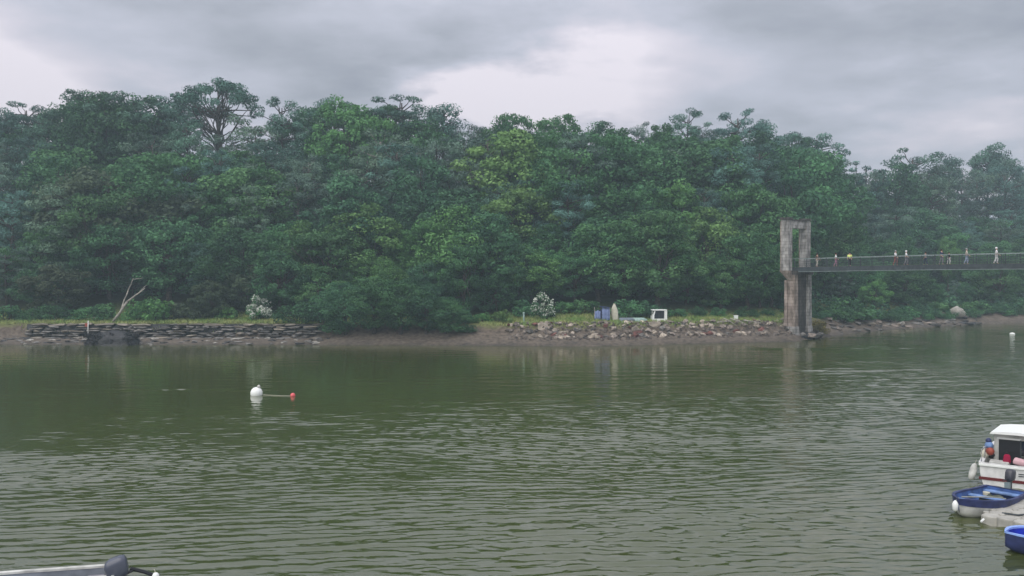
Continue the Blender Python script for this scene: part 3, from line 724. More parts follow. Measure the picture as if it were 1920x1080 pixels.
for x in np.arange(44, 92, 2.2):
    x = x+rnd.uniform(-.8, .8); plant(rnd.choice(['bush0', 'bush1', 'bushdark0', 'bushdark2']), x, bank(x)+rnd.uniform(3.6, 6.2), rnd.uniform(1.1, 2.2), wide=1.3)
plant_px('gorse0', 1530, 596, 2.6, wide=1.2, label='yellow leaved shrub growing at the foot of the bridge tower')

# labels: zone along the bank, level on the slope, and order counted from the bridge tower
ZONES = [(120, 'over the weathered wall end'), (300, 'over the leaning dead trunk'), (400, 'over the brown shrubs'), (560, 'over the round blossom shrub'), (700, 'over the wall corner'), (860, 'over the undercut bank'),
         (1075, 'over the thin blossom tree'), (1215, 'over the blue tarpaulin'), (1330, 'over the white cabin'), (1445, 'over the driftwood'), (1550, 'behind the bridge tower'),
         (1660, 'behind the first walkers'), (1760, 'behind the middle walkers'), (1850, 'over the pale boulder'), (9999, 'over the far small buoy')]
ORD = ['', 'second ', 'third ', 'fourth ', 'fifth ', 'sixth ', 'seventh ', 'eighth ', 'ninth ', 'tenth ', 'eleventh ', 'twelfth ']
groups = {}
for t in TREES:
    if not t['auto']:
        continue
    z = next(n for lim, n in ZONES if t['px'] < lim)
    lv = 'on the bank' if 'bush' in t['kind'] else ('on the skyline' if t['top'] < skyline(t['px'])+16 else 'high upslope' if t['py'] < 330 else 'midslope' if t['py'] < 430 else 'low downslope')
    groups.setdefault((t['look'], lv, z), []).append(t)
for (look, lv, z), ts in groups.items():
    ts.sort(key=lambda t: abs(t['px']-1495))
    for i, t in enumerate(ts):
        t['o']['label'] = f'{look} {lv} {z}' if len(ts) == 1 else f'{look} {ORD[i] or "first "}from the tower {lv} {z}'
        t['o']['group'] = 'shrubs along the bank' if 'bush' in t['kind'] else 'trees of the wooded hillside'
for t in TREES:
    if not t['auto'] and t['kind'] not in ('hawthorn', 'gorse'): t['o']['group'] = 'trees of the wooded hillside'

# forest floor cover and bank grass
def undergrowth():
    n = 46000; cl = []
    g = nrg
    P = []
    k = g.uniform(-100, 2020, n); s = 12+54*g.random(n)**.8
    xs = []; 
    for kk, ss in zip(k, s):
        u = (kk-960)/F
        y = 112+ss if kk < 1500 else 118+ss+(kk-1500)*.09
        x = u*y
        if y-bank(x) < 10.5: continue
        xs.append((x, y, ground(x, y)+g.random()**2*1.1))
    cl = [(p, (.25, .25, .2), 2, g.random()) for p in xs]
    return leaves_mesh('undergrowth', cl, M['leaf_dark'], .75, .7, up=.8, seed=5)
tag(link('undergrowth', undergrowth()), kind='stuff')
def grass():
    g = nrg; V = []; Fc = []
    for i in range(26000):
        px = g.uniform(-40, 1480)
        u = (px-960)/F; s = g.uniform(5.3, 12.5); y = 104+s
        for _ in range(3): y = bank(u*y)+s
        x = u*y
        if -23 < x < -4 and s < 8: continue
        z = ground(x, y)-.02; a = g.random()*6.28; hh = g.uniform(.12, .42); wd = .07
        dx_, dy_ = math.cos(a)*wd, math.sin(a)*wd; lx, ly = g.normal()*.12, g.normal()*.12
        b = len(V); V += [(x-dx_, y-dy_, z), (x+dx_, y+dy_, z), (x+lx, y+ly, z+hh)]; Fc.append((b, b+1, b+2))
    me = bpy.data.meshes.new('grass'); me.from_pydata(V, [], Fc); me.update(); me.materials.append(M['grass']); return me
M['grass'] = mat('bank grass', (0.16, 0.27, 0.07), 0.8, 0.15, col2=(0.34, 0.36, 0.14), nscale=0.35)
tag(link('grass', grass()), kind='stuff')

# ------------------------------------------------------------------ stones
def stone_mesh(seed, m, flat=1.0, n=16):
    g = random.Random(seed); bm = bmesh.new()
    for i in range(n):
        d = Vector((g.gauss(0, 1), g.gauss(0, 1), g.gauss(0, 1))).normalized()
        e = 3.5 if n < 40 else 2.6; k = (abs(d.x)**e+abs(d.y)**e+abs(d.z)**e)**(-1/e)
        d = d*k*g.uniform(.85 if n < 40 else .72, 1.0)*.5
        bm.verts.new((d.x, d.y, d.z*flat))
    r = bmesh.ops.convex_hull(bm, input=bm.verts)
    bmesh.ops.delete(bm, geom=[v for v in bm.verts if not v.link_faces], context='VERTS')
    bmesh.ops.recalc_face_normals(bm, faces=bm.faces)
    me = bpy.data.meshes.new('stone'); bm.to_mesh(me); bm.free(); me.materials.append(m); return me
ST = {k: [stone_mesh(i*7+j, M[k]) for i in range(5)] for j, k in enumerate(('stone', 'stone_pale', 'riprap', 'riprap_pale', 'riprap_red', 'weed', 'stone_tan'))}

# stone quay wall along the near part of the wood
wall = thing('stone_wall', 'long low dry stone wall of dark layered stones along the water', 'wall', (-41, 108, 0), 0)
xa, xb = -60.5, -22.2
cnt = 0
for row in range(7):
    x = xa+rnd.uniform(0, 1.2)
    while x < xb and cnt < 290:
        wd = rnd.uniform(.8, 2.4) if row < 6 else rnd.uniform(1.4, 3.0)
        if x+wd > xb+.2: break
        wave_ = .22*noise.noise(Vector((x*.18, 2.0, 5)))+.08*noise.noise(Vector((x*.7, row*.8, 9)))
        y = bank(x)+4.4+.16*row+.35*noise.noise(Vector((x*.3, row*.5, 1))); z = .50+row*.262+wave_*(row+1)/5
        if not rnd.random() < (.22 if x < -51 or row == 6 else .10):
            key_ = 'stone_tan' if (row == 6 and rnd.random() < .75) or rnd.random() < (.35 if x < -51 else .10) else 'stone'
            link('stone', rnd.choice(ST[key_]), wall, (x+wd/2+41, y-108, z),
                 (rnd.uniform(-.12, .12), rnd.uniform(-.07, .07), rnd.choice((0, math.pi))+rnd.uniform(-.1, .1)), (wd*1.06, rnd.uniform(.8, 1.3), rnd.uniform(.22, .40)))
            cnt += 1
        x += wd*rnd.uniform(.9, 1.05)
core = MB(); rows_ = []
for x in np.arange(xa, xb, .6):
    b_ = bank(x); rows_.append([Vector((x+41, b_+5.0-108, -.2)), Vector((x+41, b_+5.6-108, 2.12)), Vector((x+41, b_+7.2-108, 2.2)), Vector((x+41, b_+7.2-108, -.2))])
core.loft(rows_, True, True); core.obj('wall_core', M['weed'], wall)

# loose rocks at the foot of the wall and beyond
ROUND = stone_mesh(77, M['stone_pale'], n=46)
for p_ in ROUND.polygons: p_.use_smooth = True
def rock(p, size, key, label, rot=None, name='rock', cat='rock', group=None):
    o = link(name, rnd.choice(ST[key]), None, p, rot or (rnd.uniform(-.3, .3), rnd.uniform(-.3, .3), rnd.random()*6.28), size)
    return tag(o, label, cat, group)
foot = thing('rock_ledge', 'strip of wet pale and dark rocks at the foot of the stone wall', 'rocks', (-41, 106, 0))
for i in range(120):
    x = rnd.uniform(-62, -22); y = bank(x)+rnd.uniform(.2, 4.2)
    z = ground(x, y)
    s = rnd.uniform(.35, .95)
    link('stone', rnd.choice(ST[rnd.choice(['stone', 'stone', 'stone_pale', 'weed'])]), foot, (x+41, y-106, z), (0, 0, rnd.random()*6.28), (s*1.5, s, s*.4))
p = at_z(215, 640, .4)
mound = thing('weed_mound', 'dark seaweed covered rock mound in front of the stone wall', 'rock', (p.x, p.y, 0))
g_ = random.Random(4); mb = MB(); rings = []
for i in range(9):
    t = i/8; z = -.3+2.0*t; rr = 3.4*math.sqrt(max(0.02, 1-t**1.7))
    rings.append([Vector((math.cos(a)*rr*(1+.25*noise.noise(Vector((math.cos(a)*1.5, math.sin(a)*1.5, t*2)))), math.sin(a)*rr*.42*(1+.25*noise.noise(Vector((math.cos(a)*1.5, math.sin(a)*1.5, t*2+7)))), z)) for a in [k*6.283/22 for k in range(22)]])
mb.loft(rings, True, True); mb.obj('mound_body', M['weed'], mound)
fr = leaves_mesh('seaweed', [(Vector((g_.uniform(-3, 3), g_.uniform(-1.2, .2), g_.uniform(.1, 1.2))), (.5, .3, .3), 40, g_.random()) for i in range(40)], M['weed'], .4, .3, up=-.3, seed=8)
tag(link('seaweed', fr, mound), kind='stuff')
p = at_z(210, 606, 2.1); p.y = bank(p.x)+1.9; p.z = 0.9
post = thing('channel_post', 'thin white post with red mark standing on dark mound', 'post', (p.x, p.y, p.z))
MB().tube([(0, 0, -.6), (0.03, 0, 1.0), (.06, 0, 1.85)], .075, 8).obj('shaft', M['white_dirty'], post, True)
MB().box((-.16, -.02, 1.35), (.34, .06, .42)).obj('red_board', M['red'], post)

# leaning dead trunk
p = at_z(212, 604, 2.4); p.y = bank(p.x)+6.5; p.z = ground(p.x, p.y)
dead = thing('dead_tree', 'leaning bleached dead trunk with forked bare branches on the bank', 'dead tree', p)
def rel(px, py, dy=0): return at_Y(px, py, p.y+dy)-p
mb = MB(); limb(mb, rel(212, 603), rel(238, 566), .17, .14, g_, 7, .04); limb(mb, rel(238, 566), rel(272, 540, .5), .14, .06, g_, 6, .04); mb.obj('trunk', M['deadwood'], dead, True)
mb = MB(); limb(mb, rel(226, 582), rel(240, 545, .6), .10, .07, g_, 6, .05); limb(mb, rel(240, 545, .6), rel(250, 522, .8), .07, .03, g_, 5, .05); mb.obj('branch', M['deadwood'], dead, True)
mb = MB(); limb(mb, rel(250, 524, .8), rel(268, 521, 1), .04, .02, g_, 5, .05); limb(mb, rel(256, 552, .5), rel(275, 534, 1), .05, .02, g_, 5, .05); mb.obj('branch', M['deadwood'], dead, True)
log = thing('driftwood_log', 'short pale driftwood log lying behind the dark seaweed mound', 'log', at_z(178, 598, 2.6))
MB().tube([(-.9, 0, .05), (0, .05, .1), (.9, 0, .12)], [.1, .12, .07], 7).obj('log', M['deadwood'], log, True)

# riprap bank
rip = thing('riprap_bank', 'bank of tumbled brown and pale broken stones between mud and grass', 'rocks', (21, 110, 0))
nst = 0
for i in range(1500):
    if nst >= 270: break
    px = rnd.uniform(950, 1490); u = (px-960)/F; s = rnd.uniform(2.9, 6.4) if px > 1010 else rnd.uniform(3.6, 5.6)
    y = 108.0
    for _ in range(4): y = bank(u*y)+s
    x = u*y
    sz = rnd.uniform(.38, .95)*(1.0 if s < 5 else .8)
    if px < 1010 and rnd.random() < .6: continue
    key = rnd.choices(['riprap', 'riprap_pale', 'riprap_red', 'stone'], [4, 3.4, 1.3 if px < 1240 else .5, 1.6])[0]
    link('stone', rnd.choice(ST[key]), rip, (x-21, y-110, ground(x, y)+sz*.12), (rnd.uniform(-.5, .5), rnd.uniform(-.5, .5), rnd.random()*6.28), (sz*1.25, sz, sz*.72))
    nst += 1
small = MB()
for i in range(900):
    px = rnd.uniform(955, 1490); u = (px-960)/F; s = rnd.uniform(2.2, 6.2); y = 108.0
    for _ in range(3): y = bank(u*y)+s
    x = u*y; sz = rnd.uniform(.12, .3)
    a = rnd.random()*6.28
    small.box((x-21, y-110, ground(x, y)+sz*.25), (sz*1.3, sz, sz*.7), Matrix.Rotation(a, 3, 'Z') @ Matrix.Rotation(rnd.uniform(-.4, .4), 3, 'X'), .7)
tag(small.obj('small_stones', M['riprap'], rip), kind='stuff')
def on_bank(px, s):
    u = (px-960)/F; y = 108.0
    for _ in range(5): y = bank(u*y)+s
    return Vector((u*y, y, ground(u*y, y)))
for i in range(22):
    sz = rnd.uniform(.5, 1.1); x = 37.4+rnd.uniform(-1.6, 3.0); y = 113.9+rnd.uniform(-.6, .9)+max(0, x-38.5)*.8
    link('stone', rnd.choice(ST[rnd.choice(['riprap', 'stone', 'riprap_pale', 'weed'])]), rip, (x-21, y-110, .25+rnd.uniform(-.1, .35)), (rnd.uniform(-.3, .3), rnd.uniform(-.3, .3), rnd.random()*6.28), (sz*1.3, sz, sz*.7))
q = on_bank(1019, 4.6); rock(q+Vector((0, 0, .35)), (1.45, .9, 1.25), 'riprap_pale', 'squarish pale boulder where the riprap begins', (0.1, 0, .1), 'boulder', 'boulder')
q = on_bank(1192, 4.4); rock(q+Vector((0, 0, .2)), (1.1, .8, 1.0), 'riprap_pale', 'leaning pale boulder under the upturned dinghies', (0.3, .4, .3), 'boulder', 'boulder')
q = on_bank(1228, 4.9); rock(q+Vector((0, 0, .35)), (1.7, .9, .8), 'riprap_pale', 'broad cream boulder under the small white cabin', (0.1, .1, .2), 'boulder', 'boulder')
for i, (px, ang, ln) in enumerate(((1368, -.5, 1.9), (1385, -.35, 2.4), (1410, -.15, 2.2), (1355, .1, 1.6))):
    q = on_bank(px, 5.0)
    t = thing('driftwood_branch', ['short', 'steepest', 'long level', 'thin curved'][i]+' bleached driftwood branch lying across the riprap near the tower', 'driftwood', q+Vector((0, -.3, .45)), 0)
    t.rotation_euler = (0, -ang, rnd.uniform(-.2, .2))
    MB().tube([(-ln/2, 0, 0), (0, .08, .06), (ln/2, -.03, 0)], [.09, .08, .04], 6).obj('wood', M['deadwood'], t, True)
# mud shelf rocks right of the tower
far = thing('rock_ledge', 'low dark rocky ledge on mud beneath the footbridge', 'rocks', (57, 136, 0))
for i in range(70):
    x = rnd.uniform(41, 80); s = rnd.uniform(.5, 6.5); y = bank(x)+s; sz = rnd.uniform(.5, 1.5)
    link('stone', rnd.choice(ST[rnd.choice(['stone', 'weed', 'stone', 'riprap'])]), far, (x-57, y-136, ground(x, y)), (0, 0, rnd.random()*6.28), (sz*1.7, sz*1.2, sz*.5))
q = on_bank(1793, 4.0)
big = rock(q+Vector((0.3, 0, 1.0)), (3.3, 2.2, 2.2), 'stone_pale', 'big rounded pale boulder on far mud beneath the footbridge', (0.1, .2, .4), 'boulder', 'boulder')
big.data = ROUND
rock(q+Vector((-2.6, -.4, .6)), (2.3, 1.5, 1.2), 'stone', 'flat grey rock leaning against the big pale boulder', (0, .2, .3), 'boulder', 'boulder')
q = on_bank(1634, 2.5); rock(q+Vector((0, 0, .2)), (1.4, .9, .6), 'riprap_pale', 'small tan rock at the edge of mud past the tower', None, 'rock', 'rock')
q = on_bank(1690, 1.8); rock(q+Vector((0, 0, .2)), (1.2, .8, .6), 'stone_pale', 'small grey rock on mud between tower and big boulder', None, 'rock', 'rock')

# ------------------------------------------------------------------ things on the far bank
q = on_bank(1129, 8.0)
tp = thing('tarpaulin_shelter', 'small shelter of blue tarpaulins hanging from poles on the grassy bank', 'shelter', q)
def sheet(x0, x1, z0, z1, y, m, ph):
    mb = MB(); rings = []
    for i in range(17):
        t = i/16; x = x0+(x1-x0)*t; f = .10*math.sin(t*14+ph)
        rings.append([Vector((x, y+f*(1-k*.5/4)+.25*k/4, z0+(z1-z0)*k/4+(.08*math.sin(t*9+ph) if k == 4 else 0))) for k in range(5)])
    mb.loft(rings, False); o = mb.obj('tarpaulin', m, tp, True)
    sm = o.modifiers.new('thick', 'SOLIDIFY'); sm.thickness = .02
sheet(-.02, .95, .0, 1.55, -.3, M['tarp'], 1); sheet(-.98, -.22, .05, 1.2, -.15, M['tarp'], 2.2); sheet(-.22, .0, .0, 1.4, .1, M['tarp_dark'], 3)
mb = MB(); mb.box((.35, .25, 1.66), (1.2, 1.0, .09), Matrix.Rotation(.12, 3, 'Y')); mb.obj('roof_sheet', M['tarp_dark'], tp)
for x in (-.95, .98): MB().tube([(x, 0, -.3), (x, 0, 1.65)], .04, 6).obj('pole', M['deadwood'], tp)

def hull(L_, B, free, rise, keel=-.15, bowpow=2.2, tr=.85, n=18, flat=.35, bow_rake=.0, start=.45):
    """returns stations: list of section rings (half sections port->starboard), x forward"""
    out_ = []
    for i in range(n+1):
        u = i/n
        b = B/2*max(.015, (1-max(0, (u-start)/(1-start))**bowpow))*(tr+(1-tr)*min(1, u/.4))
        zs = free+rise*u**2.2; zk = keel+(abs(keel)+free*.35)*max(0, (u-.72)/.28)**2
        x = u*L_+bow_rake*u**3*0
        half = [(b, zs, .0), (b*.97, zs*.62+zk*.38, 0), (b*.88, zs*.28+zk*.72, 0), (b*flat*1.6 if flat*1.6 < .85 else b*.8, zk*.9+zs*.1, 0), (0, zk, 0)]
        ring = []
        for (yy, z, _) in half: ring.append(Vector((x+bow_rake*((z-zk)/(zs-zk+1e-6))*u**4, yy, z)))
        for (yy, z, _) in half[-2::-1]: ring.append(Vector((x+bow_rake*((z-zk)/(zs-zk+1e-6))*u**4, -yy, z)))
        out_.append(ring)
    return out_
def open_boat(root, H, outer, inner, rim, upper=None, floor=.1, band=.26, th=.06):
    mb = MB(); mb.loft(H, False); r0 = H[0]; mb.add(r0, [tuple(range(len(r0)))])
    mb.obj('hull', outer, root, True)
    if upper:
        mb = MB(); a = []; c = []
        for side, idx in ((1, 0), (-1, -1)):
            rr = []
            for ring in H:
                p0 = ring[idx]; p1 = ring[1 if idx == 0 else -2]
                k = min(1, band/max(.01, (p0-p1).length)); pl = p0.lerp(p1, k)
                o_ = Vector((.012, .014*side, 0))
                rr.append([p0+o_, pl+o_, pl+o_*.2-Vector((0, .03*side, 0)), p0-Vector((0, .03*side, 0))])
            mb.loft(rr, True, True)
        p0, p1 = H[0][0], H[0][-1]
        mb.box(((p0.x-.012), 0, p0.z-band/2), (.02, p0.y*2, band))
        mb.obj('topside_band', upper, root)
    # inside
    mb = MB(); rings = []
    for ring in H[:-1]:
        rr = []
        for i, q_ in enumerate(ring):
            s_ = 1 if q_.y > 0 else -1
            yy = s_*max(0.0, abs(q_.y)-th)
            rr.append(Vector((min(q_.x+ (th if ring is H[0] else 0), q_.x+th), yy, max(q_.z+(0 if i in (0, len(ring)-1) else th*.5), floor))))
        rings.append(rr)
    mb.loft(rings, False); mb.add(rings[0], [tuple(range(len(rings[0])))]); mb.obj('inner_shell', inner, root, False)
    mb = MB()
    for idx, s_ in ((0, 1), (-1, -1)):
        mb.loft([[r[idx]+Vector((0, .03*s_, -.03)), r[idx]+Vector((0, .03*s_, .025)), r[idx]+Vector((0, -s_*min(abs(r[idx].y), th+.02), .025)), r[idx]+Vector((0, -s_*min(abs(r[idx].y), th+.02), -.03))] for r in H], True, True)
    mb.box((H[0][0].x+.01, 0, H[0][0].z), (.07, H[0][0].y*2, .055))
    mb.obj('gunwale', rim, root)
def outboard(root, loc, rot, s=1.0, cowl='cowl', tilt=0, tiller=True):
    e = link('outboard_motor', None, root, loc, (0, tilt, rot), (s, s, s))
    mb = MB(); rings = []
    se = lambda q: math.copysign(abs(q)**.5, q)
    for z, a, b in ((.28, .12, .10), (.31, .17, .13), (.38, .19, .14), (.56, .20, .14), (.64, .17, .12), (.67, .09, .07)):
        rings.append([Vector((-.22+se(math.cos(k*6.283/16))*a-.25*(z-.3), se(math.sin(k*6.283/16))*b, z+.12*se(math.cos(k*6.283/16))*a*(z-.28)/.3)) for k in range(16)])
    mb.loft(rings, True, True); mb.obj('cowling', M[cowl], e, True)
    mb = MB(); mb.box((-.2, 0, .0), (.13, .1, .62), None, 1.2); mb.box((-.26, 0, -.42), (.30, .02, .025)); mb.tube([(-.36, 0, -.5), (-.05, 0, -.5)], [.03, .06], 8); mb.box((-.18, 0, -.42), (.16, .05, .3)); mb.obj('leg', M['cowl'], e)
    mb = MB(); mb.box((-.02, 0, .1), (.08, .18, .3)); mb.box((-.1, 0, .12), (.1, .12, .1)); mb.obj('clamp_bracket', M['steel_pale'], e)
    if tiller: mb = MB(); mb.tube([(-.05, 0, .34), (.45, .03, .40)], [.025, .02], 6); mb.obj('tiller', M['black'], e)
    mb = MB()
    for k in range(3):
        a = k*2.094; mb.box((-.40, math.cos(a)*.09, -.5+math.sin(a)*.09), (.015, .09, .05), Matrix.Rotation(a, 3, 'X'))
    mb.obj('propeller', M['cowl'], e)
    return e

# cream dinghy stood on end, upturned dinghies, small white cabin, white box
q = on_bank(1154, 8.0)
up = thing('upright_dinghy', 'cream dinghy hull stood on end beside the blue tarpaulins', 'dinghy', q)
Hs = hull(2.25, 1.05, .34, .1, -.02, 1.9, .8, 12)
rings = [[Vector((p_.y*.85, -p_.z*.9, p_.x)) for p_ in r] for r in Hs]
mb = MB(); mb.loft(rings, False); mb.add(rings[0], [tuple(range(len(rings[0])))]); ob = mb.obj('hull', M['cream'], up, True)
MB().tube([(-.42, -.3, .0), (-.42, -.3, 1.2), (-.12, -.4, 2.2)], .03, 6).obj('rail', M['cream'], up)
up.rotation_euler = (.08, 0.06, math.pi)
for px, mm, lab, ln in ((1197, 'aqua', 'pale aqua dinghy lying upturned beside the small white cabin', 2.3), (1176, 'slate', 'slate grey dinghy lying upturned beside the cream upright hull', 2.0)):
    q = on_bank(px, 7.4); dg = thing('upturned_dinghy', lab, 'dinghy', q+Vector((-ln/2, 0, .46)), rnd.uniform(-.15, .15), 'dinghies lying on the far bank')
    dg.rotation_euler = (math.pi, 0, rnd.uniform(-.15, .15))
    Hs = hull(ln, 1.1, .4, .06, -.05, 2, .85, 12); mb = MB(); mb.loft(Hs, False); mb.add(Hs[0], [tuple(range(9))]); mb.obj('hull', M[mm], dg, True)
    MB().box((ln*.45, 0, -.07), (ln*.8, .05, .05)).obj('keel', M[mm], dg)
q = on_bank(1237, 8.0)
cb = thing('white_cabin', 'small white cabin with one large dark window on the grassy bank', 'cabin', q, .05)
mb = MB(); mb.box((.0, .5, 1.42), (1.9, 1.3, .12)); mb.obj('roof', M['white_bright'], cb, bevel=.03)
mb = MB(); mb.box((.78, .5, .68), (.34, 1.2, 1.36)); mb.box((-.83, .5, .34), (.24, 1.2, .68)); mb.box((-.70, .1, .98), (.14, .3, .72), Matrix.Rotation(.28, 3, 'Y')); mb.box((-.1, 1.05, .68), (1.4, .06, 1.34)); mb.box((-.06, .02, .16), (1.3, .12, .32)); mb.obj('wall', M['white_bright'], cb)
MB().box((-.06, .12, .82), (1.32, .03, 1.0)).obj('window', M['glass'], cb)
MB().box((-.06, .08, .86), (.05, .05, 1.0)).obj('window_bar', M['steel_dark'], cb)
q = on_bank(1380, 7.5)
bx = thing('white_box', 'small white box standing alone on grass above the riprap', 'box', q)
MB().box((0, 0, .38), (.5, .4, .42)).obj('body', M['white_bright'], bx, bevel=.03); MB().box((0, 0, .62), (.54, .44, .06)).obj('lid', M['white_bright'], bx)
MB().tube([(0, 0, -.2), (0, 0, .2)], .05, 6).obj('post', M['deadwood'], bx)
q = on_bank(982, 7.0)
bx = thing('marker_post', 'short pale green post beside the thin blossom tree', 'post', q)
MB().lathe([(.11, -.3), (.11, 1.05), (.13, 1.06), (.13, 1.2), (.05, 1.25)], 10).obj('shaft', M['aqua'], bx)

# ------------------------------------------------------------------ footbridge
BA = R(50); TW = Vector((37.2, 116.0, 0))
dv = Vector((math.cos(BA), -math.sin(BA), 0)); nv_ = Vector((math.sin(BA), math.cos(BA), 0))
br = thing('footbridge', 'grey footbridge deck hung from a tall weathered stone tower', 'bridge', TW, -BA)
# local frame: x along deck towards our bank, y from near face to far face
def camber(t): return 0.25*math.sin(min(1, max(0, t/60))*math.pi)
DECK = 9.25
for sy, nm in ((-2.15, 'pillar'), (2.15, 'pillar')):
    mb = MB(); mb.box((-.15, sy, 12.1), (1.1, .85, 6.6), None, .97); mb.obj('pillar', M['masonry'], br, bevel=.04)
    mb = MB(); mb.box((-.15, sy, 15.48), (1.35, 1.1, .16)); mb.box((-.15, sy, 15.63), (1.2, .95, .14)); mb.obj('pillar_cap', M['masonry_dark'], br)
    # quoin strips stand proud at the corners
    for sx in (-.68, .38):
        for ss in (-.41, .41): MB().box((sx, sy+ss, 12.0), (.12, .12, 6.5)).obj('quoin', M['masonry_pink'] if sx < 0 else M['masonry'], br)
MB().box((-.15, 0, 14.8), (.85, 3.44, .95)).obj('lintel', M['masonry'], br)
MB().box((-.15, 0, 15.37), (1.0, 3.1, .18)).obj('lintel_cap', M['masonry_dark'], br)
mb = MB(); mb.loft([[Vector((-.83, -2.68, 8.8)), Vector((.53, -2.68, 8.8)), Vector((.53, -1.62, 8.8)), Vector((-.83, -1.62, 8.8))], [Vector((.1, -1.9, 7.4)), Vector((.75, -1.9, 7.4)), Vector((.75, -1.2, 7.4)), Vector((.1, -1.2, 7.4))]], True, True); mb.obj('corbel', M['masonry_pink'], br)
mb = MB(); mb.loft([[Vector((-.83, 1.62, 8.8)), Vector((.53, 1.62, 8.8)), Vector((.53, 2.68, 8.8)), Vector((-.83, 2.68, 8.8))], [Vector((-.2, 1.25, 7.4)), Vector((.75, 1.25, 7.4)), Vector((.75, 2.1, 7.4)), Vector((-.2, 2.1, 7.4))]], True, True); mb.obj('corbel', M['masonry_pink'], br)
for sy, mm in ((-1.55, 'masonry_pink'), (1.65, 'masonry')):
    MB().box((.45, sy, 5.2), (1.15, .85, 7.2), None, .9).obj('pier_leg', M[mm], br, bevel=.04)
    MB().box((.45, sy, .8), (1.45, 1.15, 1.6), None, .88).obj('pier_foot', M['masonry'], br, bevel=.05)
MB().box((-.2, -1.95, 4.6), (.5, .5, 6.0), None, .85).obj('buttress', M['masonry_pink'], br, bevel=.04)
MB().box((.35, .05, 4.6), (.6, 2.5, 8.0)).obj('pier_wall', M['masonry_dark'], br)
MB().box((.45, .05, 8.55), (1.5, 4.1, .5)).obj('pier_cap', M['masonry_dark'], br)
TL = 62
def along(pts_y, pts_z, t0, t1, name, m, n=20):
    mb = MB(); rings = []
    for i in range(n+1):
        t = t0+(t1-t0)*i/n
        rings.append([Vector((t, y, z+camber(t))) for y, z in zip(pts_y, pts_z)])
    mb.loft(rings, True, True); return mb.obj(name, m, br)
along((-1.35, 1.35, 1.35, -1.35), (DECK-.1, DECK-.1, DECK, DECK), -1.2, TL, 'deck', M['timber'])
for sy in (-1.42, 1.42):
    along((sy-.06, sy+.06, sy+.06, sy-.06), (DECK-.58, DECK-.58, DECK-.02, DECK-.02), .3, TL, 'girder', M['steel_dark'])
    along((sy-.12, sy+.12, sy+.12, sy-.12), (DECK-.62, DECK-.62, DECK-.57, DECK-.57), .3, TL, 'girder_flange', M['steel_pale'])
    along((sy-.04, sy+.04, sy+.04, sy-.04), (DECK+1.06, DECK+1.06, DECK+1.13, DECK+1.13), .4, TL, 'handrail', M['steel_pale'])
    for zz in (.2, .48, .76): along((sy-.012, sy+.012, sy+.012, sy-.012), (DECK+zz, DECK+zz, DECK+zz+.025, DECK+zz+.025), .4, TL, 'guard_wire', M['steel_dark'])
pm = MB().box((0, 0, .55), (.06, .05, 1.1)).mesh('rail_post', M['steel_dark'])
cbm = MB().box((0, 0, 0), (.16, 2.9, .22)).mesh('crossbeam', M['steel_dark'])
bar = MB().box((0, 0, .55), (.02, .02, .98)).mesh('baluster', M['mesh_net'])
for i in range(42):
    t = .6+i*1.5
    for sy in (-1.42, 1.42): link('rail_post', pm, br, (t, sy, DECK+camber(t)-.02))
    if t > 1: link('crossbeam', cbm, br, (t, 0, DECK-.24+camber(t)))
bm_ = MB()
for sy in (-1.42, 1.42):
    for i in range(340):
        t = .5+i*.18; bm_.box((t, sy, DECK+camber(t)+.53), (.018, .018, 1.04))
tag(bm_.obj('baluster', M['mesh_net'], br), kind='stuff')

